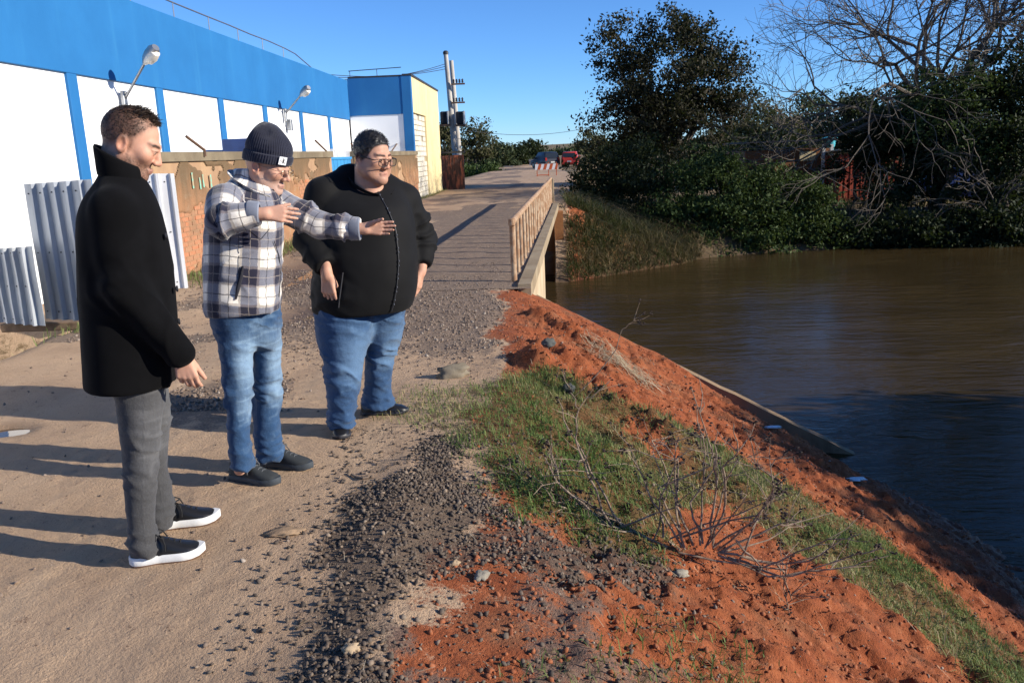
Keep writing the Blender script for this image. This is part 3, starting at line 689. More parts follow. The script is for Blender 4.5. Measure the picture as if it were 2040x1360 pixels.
L_FAR = leaf_mat('distant_leaves', (.035, .05, .022), (.05, .065, .028), (.075, .085, .04), .1)
M_BARK = simple('grey_bark', (.11, .09, .07), .9, .45, 18, .6, 50, .02)
M_BARKL = simple('pale_bark', (.115, .095, .075), .9, .4, 14, .5, 60, .01)
def leaf_quads(C, size, var, up=.3, asp=.5, r=rng):
    n = len(C); d = r.normal(size=(n, 3)); d[:, 2] -= .25; d /= np.linalg.norm(d, axis=1)[:, None]
    s = r.normal(size=(n, 3)); s[:, 2] += up; s = np.cross(d, s); s /= np.linalg.norm(s, axis=1)[:, None]+1e-9
    L = (size*(.6+.8*r.random(n)))[:, None]; nn = np.cross(d, s)
    V = np.stack([C-d*L*.5, C+s*L*asp*.5+nn*L*.1, C+d*L*.5, C-s*L*asp*.5+nn*L*.1], 1).reshape(-1, 3)
    F = np.arange(4*n).reshape(-1, 4)
    return V, F, np.repeat(var, 4)
def crown_points(blobs, nclump, per, sig, r=rng, shell=.55):
    vol = np.array([b[3]*b[4]*b[5] for b in blobs]); pr = vol**.72; pr /= pr.sum()
    k = r.choice(len(blobs), nclump, p=pr); Bq = np.array(blobs)[k]
    u = r.normal(size=(nclump, 3)); u /= np.linalg.norm(u, axis=1)[:, None]
    rad = (shell+(1-shell)*r.random(nclump))*(1+.12*r.normal(size=nclump))
    C = Bq[:, :3]+u*Bq[:, 3:]*rad[:, None]
    cv = r.random(nclump)
    pts = np.repeat(C, per, 0)+r.normal(size=(nclump*per, 3))*np.array([1, 1, .62])*sig*np.repeat(.6+.8*r.random(nclump), per)[:, None]
    var = np.clip(np.repeat(cv, per)*.6+.5*r.random(nclump*per)-.05, 0, 1)
    return C, pts, var
def limb(b, a, e, r0, r1, n=5, sag=.15, sides=6, r=rng):
    a, e = np.array(a), np.array(e); L = np.linalg.norm(e-a); P_ = [a+(e-a)*t+np.array([0, 0, 1])*L*sag*math.sin(math.pi*t)*.5+(r.normal(size=3)*L*.035 if 0 < t < 1 else 0) for t in np.linspace(0, 1, n)]
    b.tube(P_, list(np.linspace(r0, r1, n)), sides, False)
def tree(name, label, base, blobs, mat, nclump, per, sig, leaf, trunk_r=.2, nlimb=14, cat='tree', group=None, bark=None, trunk_to=None, shell=.55, up=.3):
    base = np.array(base, float); t = thing(name, label, cat, tuple(base), group)
    C, pts, var = crown_points(blobs, nclump, per, sig, shell=shell)
    V, F, a = leaf_quads(pts, leaf, var, up); mesh('crown', V, F, mat, t, False, {'var': a})
    b = B(); cz = np.mean([q[:3] for q in blobs], 0) if trunk_to is None else np.array(trunk_to)
    fork = base+(cz-base)*.55
    limb(b, base-(0, 0, .3), fork, trunk_r, trunk_r*.6, 6, 0, 10)
    for i in rng.choice(len(C), min(nlimb, len(C)), replace=False):
        s = base+(fork-base)*(.6+.4*rng.random()); limb(b, s, C[i], trunk_r*.32, trunk_r*.06, 6, .12, 5)
    b.obj('trunk', bark or M_BARK, t, True); return t
def pb(px, py, rx, ry, Y, dep=1.):
    c = AY(px, py, Y); s = np.linalg.norm(c-CAM)/FPX*.99; return (*c, rx*s, rx*s*dep, ry*s)
def gb(px, Y): x = AY(px, 400, Y)[0]; return (x, Y, ground_z(x, Y))
# big dark tree beyond the bridge
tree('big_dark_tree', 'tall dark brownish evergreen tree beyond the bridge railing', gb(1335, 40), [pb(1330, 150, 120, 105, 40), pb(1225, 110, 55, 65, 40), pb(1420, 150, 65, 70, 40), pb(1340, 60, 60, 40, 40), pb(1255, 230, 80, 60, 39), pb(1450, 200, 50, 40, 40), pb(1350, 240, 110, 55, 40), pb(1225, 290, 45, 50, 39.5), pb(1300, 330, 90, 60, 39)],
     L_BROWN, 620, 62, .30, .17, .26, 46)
# bushes overhanging the water
tree('river_bush', 'dark leafy bush beside the grassy bank left of the water', gb(1205, 33), [pb(1185, 370, 50, 50, 32.5), pb(1215, 350, 60, 55, 33), pb(1270, 410, 60, 75, 31.5), pb(1280, 330, 60, 60, 34)], L_DARK, 210, 55, .25, .15, .08, 12, 'bush', 'bushes on the far bank')
tree('river_bush', 'largest rounded green bush hanging over the far water edge', gb(1470, 29.5), [pb(1440, 400, 95, 75, 30, .8), pb(1380, 450, 60, 60, 29.4, .8), pb(1500, 450, 90, 60, 29.3, .8), pb(1400, 345, 80, 45, 31), pb(1520, 380, 80, 50, 30.4), pb(1440, 490, 70, 30, 28.5, .6), pb(1340, 485, 50, 30, 28.6, .6), pb(1540, 488, 60, 28, 28.5, .6), pb(1320, 440, 40, 60, 29.6)], L_MID, 460, 62, .21, .13, .1, 16, 'bush', 'bushes on the far bank')
tree('river_bush', 'low green bush at the right tip of the big one above the water', gb(1625, 29.6), [pb(1600, 420, 70, 60, 30, .8), pb(1640, 462, 48, 42, 28.9, .7), pb(1570, 470, 60, 40, 29.2, .7)], L_MID, 200, 60, .2, .13, .08, 10, 'bush', 'bushes on the far bank')
# dark trees on the right
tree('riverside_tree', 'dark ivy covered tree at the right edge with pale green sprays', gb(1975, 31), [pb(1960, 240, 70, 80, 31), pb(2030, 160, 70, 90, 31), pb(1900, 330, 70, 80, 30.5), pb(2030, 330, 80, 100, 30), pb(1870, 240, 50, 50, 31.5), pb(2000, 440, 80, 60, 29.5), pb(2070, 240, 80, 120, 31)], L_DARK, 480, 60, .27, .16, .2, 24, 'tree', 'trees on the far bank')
tree('riverside_tree', 'pale green leafy tree sprays in front of the bare tree trunk', gb(1880, 30.2), [pb(1850, 190, 40, 60, 30.5), pb(1925, 200, 45, 60, 30.3), pb(1960, 300, 40, 60, 30), pb(1890, 270, 50, 50, 30.2)], L_MID, 90, 55, .24, .14, .1, 10, 'tree', 'trees on the far bank')
tree('riverside_tree', 'dark tree with thin trunk right of the red hut', gb(1790, 33), [pb(1790, 260, 70, 50, 33), pb(1740, 290, 50, 35, 34), pb(1840, 310, 40, 50, 32.5), pb(1810, 370, 30, 40, 32)], L_DARK, 230, 55, .27, .16, .11, 16, 'tree', 'trees on the far bank')
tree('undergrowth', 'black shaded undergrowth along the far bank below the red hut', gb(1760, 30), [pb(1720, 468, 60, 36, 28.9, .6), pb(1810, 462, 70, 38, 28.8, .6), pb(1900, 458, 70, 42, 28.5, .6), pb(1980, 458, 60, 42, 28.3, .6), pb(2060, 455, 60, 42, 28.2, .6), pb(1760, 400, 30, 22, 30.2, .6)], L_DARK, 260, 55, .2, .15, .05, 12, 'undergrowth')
tree('riverside_tree', 'slender dark tree between the roof and the red hut', gb(1700, 35), [pb(1708, 245, 30, 55, 35), pb(1668, 335, 18, 30, 35), pb(1750, 340, 30, 50, 34.5)], L_DARK, 110, 50, .26, .15, .09, 12, 'tree', 'trees on the far bank')
# background trees behind the house
for k, (px, py, rx_, ry_, Y, mt, lb, nc) in enumerate([
    (1530, 255, 70, 45, 58, L_OLIVE, 'olive grey tree behind the dark roof', 150), (1620, 240, 50, 50, 62, L_FAR, 'mid green tree behind the turquoise water tank', 130),
    (1700, 235, 55, 45, 64, L_FAR, 'rounded tree behind the slender dark tree', 130), (1480, 230, 50, 55, 66, L_OLIVE, 'thin grey tree right of the big dark crown', 90), (1790, 215, 60, 45, 60, L_FAR, 'tree behind the bare tree branches', 130), (1560, 300, 60, 40, 52, L_DARK, 'low dark tree just behind the roof', 120),
    (1180, 275, 28, 35, 80, L_OLIVE, 'small airy olive tree left of the big dark crown', 60), (1420, 300, 60, 40, 55, L_DARK, 'dark tree under the big crown behind the bush', 120), (1860, 200, 50, 60, 62, L_FAR, 'far tree behind the trunk of the bare tree', 110), (1960, 170, 60, 60, 58, L_DARK, 'far dark tree behind the right edge tree', 120)]):
    x, y, z = gb(px, Y); s = Y/FPX
    tree('background_tree', lb, (x, y, z), [pb(px, py, rx_, ry_, Y), pb(px-rx_*.4, py+ry_*.6, rx_*.7, ry_*.7, Y), pb(px+rx_*.45, py+ry_*.5, rx_*.6, ry_*.7, Y), pb(px, py+ry_*1.4, rx_*.8, ry_*.6, Y)], mt, nc, 45, .4, .26, .14, 14, 'tree', 'trees behind the house')
# trees on the left beyond the poles
for k, (blobs, mt, lb, nc, per, lf) in enumerate([
    ([pb(945, 262, 26, 24, 95), pb(925, 300, 24, 30, 95), pb(965, 290, 20, 26, 95)], L_OLIVE, 'airy olive tree just right of the utility poles', 90, 34, .34),
    ([pb(890, 290, 22, 35, 90), pb(885, 262, 14, 16, 90)], L_OLIVE, 'olive tree showing behind the utility poles', 60, 36, .34),
    ([pb(985, 312, 40, 24, 105), pb(965, 330, 30, 20, 104)], L_FAR, 'broad brownish green tree between olive tree and dark round ones', 120, 42, .4),
    ([pb(1020, 312, 30, 22, 112), pb(1010, 332, 30, 16, 110)], L_DARK, 'dark rounded tree left of the black car', 110, 42, .42),
    ([pb(1058, 308, 28, 24, 118), pb(1075, 322, 20, 18, 117), pb(1045, 328, 26, 16, 116)], L_DARK, 'dark domed tree right above the black car', 130, 42, .42),
    ([pb(972, 345, 18, 14, 80), pb(955, 350, 14, 12, 80)], L_MID, 'bright green bush by the white car', 70, 40, .26),
    ([pb(935, 347, 20, 14, 84), pb(915, 345, 16, 14, 84)], L_MID, 'darker green bush behind the white car', 70, 40, .26)]):
    x, y = blobs[0][0], blobs[0][1]
    tree('roadside_tree', lb, (x, y, ground_z(x, y)), blobs, mt, nc, per, .42, lf, .16, 12, 'tree', 'trees beyond the poles')
# far woodland as one mass
blobs = []
for x_, y_, r_ in [(1100, 312, 26), (1130, 309, 26), (1165, 304, 30), (1195, 300, 30), (1230, 300, 40), (1290, 298, 50), (1060, 315, 30)]:
    blobs.append(pb(x_, y_, r_, r_*.34, 330.))
C, pts, var = crown_points(blobs, 500, 26, 1.6); V, F, a = leaf_quads(pts, 1.5, var)
kind(mesh('distant_woodland', V, F, L_FAR, None, False, {'var': a}), 'stuff', 'low dark wooded ridge on the horizon at the end of the road')
# bare tree
def bare(b, p, d, L, r, lev, segs, rr):
    if segs[0] > 5200 or r < .006: return
    n = 3; P_ = [p]; q = p.copy(); dd = d.copy()
    for i in range(n):
        dd = dd+rr.normal(size=3)*.16; dd[2] += .03*(1 if lev < 3 else -.2); dd /= np.linalg.norm(dd); q = q+dd*L/n; P_.append(q.copy())
    b.tube(P_, list(np.linspace(r, r*.72, n+1)), 6 if lev < 2 else 4 if lev < 4 else 3, False); segs[0] += n
    if lev >= 7: return
    k = 2 if rr.random() < .55 else 3
    for i in range(k):
        ax = rr.normal(size=3); ax -= dd*(ax@dd); ax /= np.linalg.norm(ax); ang = .32+.42*rr.random()
        nd = dd*math.cos(ang)+ax*math.sin(ang); nd[2] *= .86; nd /= np.linalg.norm(nd)
        bare(b, q, nd, L*(.70+.2*rr.random()), r*(.60+.13*rr.random()), lev+1, segs, rr)
    if lev > 1:
        m_ = P_[1]; ax = rr.normal(size=3); nd = dd*.7+ax*.5; nd /= np.linalg.norm(nd); bare(b, m_, nd, L*.6, r*.42, lev+2, segs, rr)
rr = np.random.default_rng(11); YBT = 32.
t0 = np.array(gb(1862, YBT)); fork = AY(1895, 235, YBT)
bt = thing('bare_tree', 'large leafless tree with wide spreading grey branches over the right bank', 'tree', tuple(t0))
b = B(); b.tube([t0-(0, 0, .4), t0+(fork-t0)*.35+(.1, 0, 0), t0+(fork-t0)*.7+(-.08, 0, 0), fork], [.30, .25, .21, .18], 10, False); b.obj('trunk', M_BARK, bt, True)
for e, r, L in [((1790, 60), .12, 2.1), ((1700, 150), .12, 2.3), ((1900, 40), .13, 2.0), ((2000, 60), .11, 2.0), ((1640, 215), .10, 2.4), ((2060, 150), .10, 2.0), ((1840, 20), .11, 2.0)]:
    b = B(); d = AY(*e, YBT+rr.normal()*2.2)-fork; d /= np.linalg.norm(d); bare(b, fork.copy()-np.array([0, 0, .1]), d, L, r, 0, [0], rr)
    b.obj('limb', M_BARKL, bt)
t1 = np.array(gb(2010, 28.6))
b2 = thing('bare_shrub', 'pale leafless shrub against the dark tree at the right edge', 'shrub', tuple(t1))
for e in [(1930, 370), (1990, 330), (2020, 400), (1960, 300)]:
    b = B(); s0 = AY(1985, 440, 28.6); d = AY(*e, 28.4+rr.normal()*.4)-s0; L = np.linalg.norm(d); bare(b, s0, d/L, L*.5, .035, 2, [3800], rr); limb(b, t1-(0, 0, .2), s0, .05, .035); b.obj('stem', M_BARKL, b2)
# trees outside the picture on the right: they shade the foot of the near bank
for k, (x, y, h) in enumerate([(14.0, 7.2, 4.3), (14.2, 5.0, 4.8), (14.4, 2.6, 3.7), (14.4, .2, 3.2)]):
    z = ground_z(x, y); tree('east_bank_tree', ['leafy tree at the north end of the east bank', 'leafy tree second from the north on the east bank', 'leafy tree third from the north on the east bank', 'leafy tree at the south end of the east bank'][k], (x, y, z), [(x, y, z+h*.62, 1.7, 1.7, h*.36), (x+.6, y+.9, z+h*.5, 1.4, 1.4, h*.4), (x, y-1, z+h*.4, 1.3, 1.3, h*.38)], L_MID, 300, 50, .3, .2, .12, 10, 'tree', 'trees on the east bank')
# ================================================================ house on the far bank
M_OCHRE = plaster('ochre_wall', (.20, .085, .035), (.16, .07, .03), (.1, .05, .025)); M_REDW = simple('red_painted_boards', (.36, .06, .03), .8, .35, 7)
YH = 40.; zg = ground_z(AY(1580, 400, YH)[0], YH)
a = AY(1480, 292, YH); c = AY(1668, 288, YH)
house = thing('river_house', 'low house with dark sheet roof half hidden behind the bushes', 'house', ((a[0]+c[0])/2, YH+2, zg))
cx = (a[0]+c[0])/2; wx = c[0]-a[0]
M = Matrix.Rotation(.0, 3, 'X')
b = B()
for k in range(24): b.box((a[0]+wx*(k+.5)/24, YH+2.0, a[2]+.14+.03*(k % 2)), (wx/24*.96, 5.2, .05), M=M)
b.obj('roof', simple('dark_roof_sheets', (.02, .02, .028), .7), house)
b = B(); b.box((cx, YH+2.2, (zg+a[2]-.2)/2), (wx*.92, 4.0, a[2]-.25-zg)); b.obj('wall', M_OCHRE, house)
b = B(); b.box((AY(1612, 300, YH)[0], YH+.18, AY(1612, 311, YH)[2]), (.75, .06, .42)); b.obj('window', simple('cream_window', (.6, .5, .3), .6), house)
for px in (1639, 1655):
    x = AY(px, 320, YH-.4)[0]; b = B(); b.box((x, YH-.45, (zg+a[2])/2), (.13, .13, a[2]-zg-.1)); b.obj('porch_post', simple('white_post', (.55, .55, .52), .7) if px == 1639 else bpy.data.materials['white_post'], house)
tk = AY(1652, 296, YH+.8); tank = thing('water_tank', 'turquoise plastic water tank on the dark roof', 'water tank', tuple(tk))
M_TURQ = simple('turquoise_plastic', (.05, .36, .44), .45, .15); s = YH/FPX
b = B(); b.lathe(tk, [(.20, -.1), (.21, 0), (.25, .12), (.245, .13), (.28, .27), (.275, .28), (.31, .40), (.34, .41), (.34, .46)], 20); b.obj('barrel', M_TURQ, tank, True)
b = B(); b.lathe(tk+(0, 0, .465), [(.35, 0), (.35, .03), (.2, .07), (.03, .09)], 20); b.obj('lid', M_TURQ, tank, True)
hx0, hx1 = AY(1672, 350, 38)[0], AY(1795, 350, 38)[0]; hz1 = AY(1700, 306, 38)[2]
hut = thing('red_hut', 'red slatted wooden hut glimpsed through the trees', 'hut', ((hx0+hx1)/2, 38, zg))
for k in range(34):
    x = hx0+(hx1-hx0)*(k+.5)/34; b = B(); b.box((x, 38+.012*(k % 3), (zg+hz1)/2), ((hx1-hx0)/34*.86, .04, hz1-zg)); b.obj('plank', M_REDW, hut)
b = B(); b.box(((hx0+hx1)/2, 39.3, hz1+.1), (hx1-hx0+.3, 3., .06), M=Matrix.Rotation(-.06, 3, 'X')); b.obj('roof', M_GALV, hut)
b = B(); b.box(((hx0+hx1)/2, 39.4, (zg+hz1)/2-.03), (hx1-hx0-.1, 2.6, hz1-zg-.1)); b.obj('wall', M_REDW, hut)
b = B(); wx0 = AY(1728, 315, 37.9)
for k in range(5): b.box((wx0[0], 37.93, wx0[2]-.12*k), (.42, .05, .07))
b.obj('louvre_window', M_GALV, hut)
M_MAST = simple('pale_mast', (.45, .43, .40), .7); mx_ = AY(1731, 300, 39.6)
tag(B().tube([(mx_[0], 41.6, zg), (mx_[0]-.1, 41.6, AY(1731, 215, 41.6)[2])], [.05, .035], 8).obj('mast', M_MAST, None), 'thin pale mast rising behind the red hut', 'mast')
# ================================================================ vehicles and barrier
def car_paint(name, c):
    n = N(name); return n.set(col=n.mix(n.remap(n.noise(3, 4), .4, .7, 0, .3), c, tuple(x*.6+.03 for x in c)), rough=.38, spec=.35, coat=.15)
M_GLASS = N('car_glass').set(col=(.02, .025, .03), rough=.08, spec=.6); M_TYRE = simple('tyre_rubber', (.02, .02, .02), .9)
M_TAIL = simple('tail_lamp_red', (.35, .015, .012), .3); M_PLATE = simple('licence_plate', (.6, .6, .58), .5)
def car(name, label, loc, ang, paint, L=4.0, Wd=1.66, H=1.5, suv=0., group=None):
    t = thing(name, label, 'car', (0, 0, 0), group); h = H
    g0 = .2+suv*.06
    low = [(-L/2, g0+.12), (-L/2+.05, g0), (L/2-.08, g0), (L/2, g0+.15), (L/2-.03, .62), (L/2-.2, .74), (L/2-1.0, .88), (-L/2+.12, .95), (-L/2+.01, .8)]
    cab = [(L/2-1.05, .87), (L/2-1.75, h-.06), (L/2-2.1, h), (-L/2+.55, h-.02), (-L/2+.32, h-.1), (-L/2+.1, .93)]
    def loft(prof, w0, w1, z0, z1):
        b = B(); n = len(prof); V = []
        for s, k in ((-1, 0), (-1, 1), (1, 1), (1, 0)):
            for x, z in prof:
                f = np.clip((z-z0)/(z1-z0), 0, 1); wv = (w0+(w1-w0)*f)/2; ins = .07
                cx_, cz_ = np.mean([q[0] for q in prof]), np.mean([q[1] for q in prof])
                V.append((x, s*wv, z) if k else (cx_+(x-cx_)*(1-ins*.5), s*(wv+.035), cz_+(z-cz_)*(1-ins*1.6)))
        order = [0, 1, 2, 3]; F = []
        V = V[:n]+V[n:2*n]+V[2*n:3*n]+V[3*n:]
        for r in range(3):
            for i in range(n): F.append([r*n+i, r*n+(i+1) % n, (r+1)*n+(i+1) % n, (r+1)*n+i])
        F += [list(range(n))[::-1], [3*n+i for i in range(n)]]
        return b.add(V, F)
    body = loft(low, Wd-.08, Wd-.08, 0, 1).obj('body', paint, t, True)
    c_ = loft(cab, Wd-.12, Wd-.42, .9, h).obj('cabin', paint, t, True)
    for s in (-1, 1):
        for (xa, xb_, xc, xd) in ((L/2-1.35, L/2-1.83, L/2-2.2, L/2-2.2), (L/2-2.3, L/2-2.3, -L/2+.72, -L/2+.55)):
            b = B(); zb, zt = .93, h-.13; wb, wt = (Wd-.12)/2-.005+.04, (Wd-.36)/2+.025
            V = [(xa, s*wb, zb), (xb_, s*wt, zt), (xc, s*wt, zt), (xd, s*wb, zb)]; V2 = [(x, y-s*.05, z) for x, y, z in V]
            b.add(V+V2, [[0, 1, 2, 3], [7, 6, 5, 4], [0, 4, 5, 1], [1, 5, 6, 2], [2, 6, 7, 3], [3, 7, 4, 0]]); b.obj('side_window', M_GLASS, t)
    b = B(); wq = (Wd-.35)/2; V = [(-L/2+.10, -wq-.06, .97), (-L/2+.10, wq+.06, .97), (-L/2+.31, wq-.06, h-.14), (-L/2+.31, -wq+.06, h-.14)]; V2 = [(x-.02, y, z) for x, y, z in V]
    b.add(V+V2, [[0, 1, 2, 3], [7, 6, 5, 4], [0, 4, 5, 1], [1, 5, 6, 2], [2, 6, 7, 3], [3, 7, 4, 0]]); b.obj('rear_window', M_GLASS, t)
    b = B(); V = [(L/2-1.03, -wq-.08, .93), (L/2-1.03, wq+.08, .93), (L/2-1.70, wq-.04, h-.1), (L/2-1.70, -wq+.04, h-.1)]; V2 = [(x+.03, y, z+.01) for x, y, z in V]
    b.add(V+V2, [[0, 1, 2, 3], [7, 6, 5, 4], [0, 4, 5, 1], [1, 5, 6, 2], [2, 6, 7, 3], [3, 7, 4, 0]]); b.obj('windscreen', M_GLASS, t)
    b = B(); b.box((-L/2-.02, 0, g0+.22), (.14, Wd-.1, .24), ch=.03); b.obj('rear_bumper', M_DARK if suv else paint, t)
    for s in (-1, 1):
        b = B(); b.box((-L/2+.03, s*(Wd/2-.17), .84), (.1, .2, .3), ch=.02); b.obj('tail_lamp', M_TAIL, t)
        b = B(); b.box((L/2-.06, s*(Wd/2-.24), .68), (.14, .3, .14), ch=.02); b.obj('headlamp', M_GALV, t)
        b = B(); b.box((L/2-1.45, s*(Wd/2+.07), 1.0), (.1, .16, .13), ch=.02); b.obj('mirror', paint, t)
        for x in (-L/2+.72, L/2-.78):
            Mx = np.array([[1, 0, 0], [0, 0, -1], [0, 1, 0]]); b = B(); b.lathe((x, s*(Wd/2-.1)+.1, .31), [(.2, 0), (.30, .0), (.315, .03), (.315, .17), (.3, .2), (.2, .2)], 18, Mx); wh = b.obj('wheel', M_TYRE, t, True)
            b = B(); b.lathe((x, s*(Wd/2-.1)+.104, .31), [(.03, 0), (.19, -.002), (.19, .196), (.03, .194)], 12, Mx); b.obj('rim', M_GALV, wh)
    b = B(); b.box((-L/2-.095, 0, .55), (.02, .4, .13)); b.obj('licence_plate', M_PLATE, t)
    t.location = loc; t.rotation_euler = (0, 0, ang); return t
def gpt(px, Y): x = AY(px, 330, Y)[0]; return (x, Y, ground_z(x, Y))
car('parked_car', 'black car stopped on the road behind the striped barrier', gpt(1086, 86), math.radians(112), car_paint('black_paint', (.012, .016, .03)), 3.9, 1.7, 1.55, 1, 'cars on the road')
car('parked_car', 'red hatchback seen from behind right of the black car', gpt(1137, 86), math.radians(84), car_paint('red_paint', (.42, .035, .02)), 3.9, 1.62, 1.5, 0, 'cars on the road')
x_ = AY(950, 360, 92); car('parked_car', 'white car partly hidden below the left road edge', (x_[0], 92, AY(945, 367, 92)[2]-.45), math.radians(5), car_paint('white_paint', (.75, .75, .74)), 3.8, 1.6, 1.42, 0, 'cars off the road')
x_ = AY(925, 360, 97); car('parked_car', 'dark red car mostly hidden behind the white one', (x_[0], 97, AY(945, 363, 97)[2]-.3), math.radians(8), bpy.data.materials['red_paint'], 3.8, 1.6, 1.42, 0, 'cars off the road')
car('parked_car', 'blue car glimpsed in the shade right of the red hut', (AY(1885, 350, 36)[0], 36, ground_z(AY(1885, 350, 36)[0], 36)), math.radians(170), car_paint('blue_paint', (.03, .06, .20)), 4.0, 1.66, 1.5, 0, 'cars off the road')
# striped road barrier
M_ORG = simple('orange_paint', (.55, .11, .03), .55, .2); M_WHP = simple('white_board_paint', (.78, .78, .76), .5, .12)
YR = 57.; bl_, br_ = AY(1066, 333, YR), AY(1112, 331, YR); zt_, zb_ = AY(1090, 326.5, YR)[2], AY(1090, 338, YR)[2]; zr = ground_z(bl_[0], YR)
bar = thing('road_barrier', 'orange and white striped road barrier standing across the road', 'barrier', ((bl_[0]+br_[0])/2, YR, zr))
def board(z0, z1, y, ns):
    b = B(); b.box(((bl_[0]+br_[0])/2, y, (z0+z1)/2), (br_[0]-bl_[0], .03, z1-z0)); bd = b.obj('board', M_WHP, bar); Wb = br_[0]-bl_[0]; hgt = z1-z0
    for k in range(ns):
        x0 = bl_[0]+Wb*(k+.35)/ns; wv = Wb/ns*.5; sl = min(hgt*.5, Wb/ns*.3)
        V = [(min(x0, br_[0]), y-.018, z0+.004), (min(x0+wv, br_[0]), y-.018, z0+.004), (min(x0+wv+sl, br_[0]), y-.018, z1-.004), (min(x0+sl, br_[0]), y-.018, z1-.004)]; V2 = [(x, yy+.006, z) for x, yy, z in V]
        B().add(V+V2, [[0, 1, 2, 3], [7, 6, 5, 4], [0, 4, 5, 1], [1, 5, 6, 2], [2, 6, 7, 3], [3, 7, 4, 0]]).obj('stripe', M_ORG, bd)
board(zb_, zt_, YR, 4); board(zr+.42, zr+.52, YR+.02, 4)
for f in (.08, .58, .92):
    x = bl_[0]+(br_[0]-bl_[0])*f; b = B(); b.box((x, YR+.05, (zr+zt_)/2+.05), (.05, .05, zt_-zr+.1)); b.obj('post', M_ORG, bar)
for f in (.08, .58):
    x = bl_[0]+(br_[0]-bl_[0])*f; b = B(); b.box((x, YR, zr+.04), (.06, .9, .06)); b.obj('foot', M_ORG, bar)
b = B(); b.box((bl_[0]+(br_[0]-bl_[0])*.33, YR-.42, zr+.08), ((br_[0]-bl_[0])*.52, .05, .05)); b.obj('foot_bar', M_ORG, bar)
# shacks along the left of the road
M_SHACK = simple('grey_boards', (.10, .09, .085), .9, .5, 5)
for k, (px, py, wv, hv, Y, lb) in enumerate([(1000, 347, 20, 18, 88, 'dark low shed by the left road edge'), (1012, 340, 16, 18, 100, 'grey shed behind the dark one'), (1062, 326, 14, 16, 104, 'pale grey shed left of the black car')]):
    c = AY(px, py, Y); s = Y/FPX; t = thing('roadside_shed', lb, 'shed', (c[0], Y, c[2]-hv*s), 'sheds by the road')
    b = B(); b.box((c[0], Y, c[2]-hv*s*.5), (wv*s, 1.8, hv*s*1.6)); b.obj('wall', simple('pale_shed_%d' % k, [(.03, .03, .03), (.2, .17, .14), (.35, .36, .38)][k], .9), t)
    b = B(); b.box((c[0], Y, c[2]+hv*s*.35), (wv*s*1.15, 2.2, .1), M=Matrix.Rotation(.1, 3, 'X')); b.obj('roof', M_SHACK, t)
# ================================================================ people: signed distance modelling
def smin(a, b, k):
    h = np.clip(.5+.5*(b-a)/k, 0, 1); return b*(1-h)+a*h-k*h*(1-h)
def smax(a, b, k): return -smin(-a, -b, k)
def rc(P, a, b, ra, rb):
    a = np.asarray(a, float); b = np.asarray(b, float); ab = b-a; q = P-a; h = np.clip(q@ab/(ab@ab+1e-12), 0, 1)
    return np.linalg.norm(q-h[:, None]*ab, axis=1)-(ra+(rb-ra)*h)
def ell(P, c, r):
    q = (P-np.asarray(c))/np.asarray(r); k0 = np.linalg.norm(q, axis=1); k1 = np.linalg.norm(q/np.asarray(r), axis=1); return k0*(k0-1)/(k1+1e-9)
def sph(P, c, r): return np.linalg.norm(P-np.asarray(c), axis=1)-r
def chain(P, pts, rad, k=.03):
    d = rc(P, pts[0], pts[1], rad[0], rad[1])
    for i in range(1, len(pts)-1): d = smin(d, rc(P, pts[i], pts[i+1], rad[i], rad[i+1]), k)
    return d
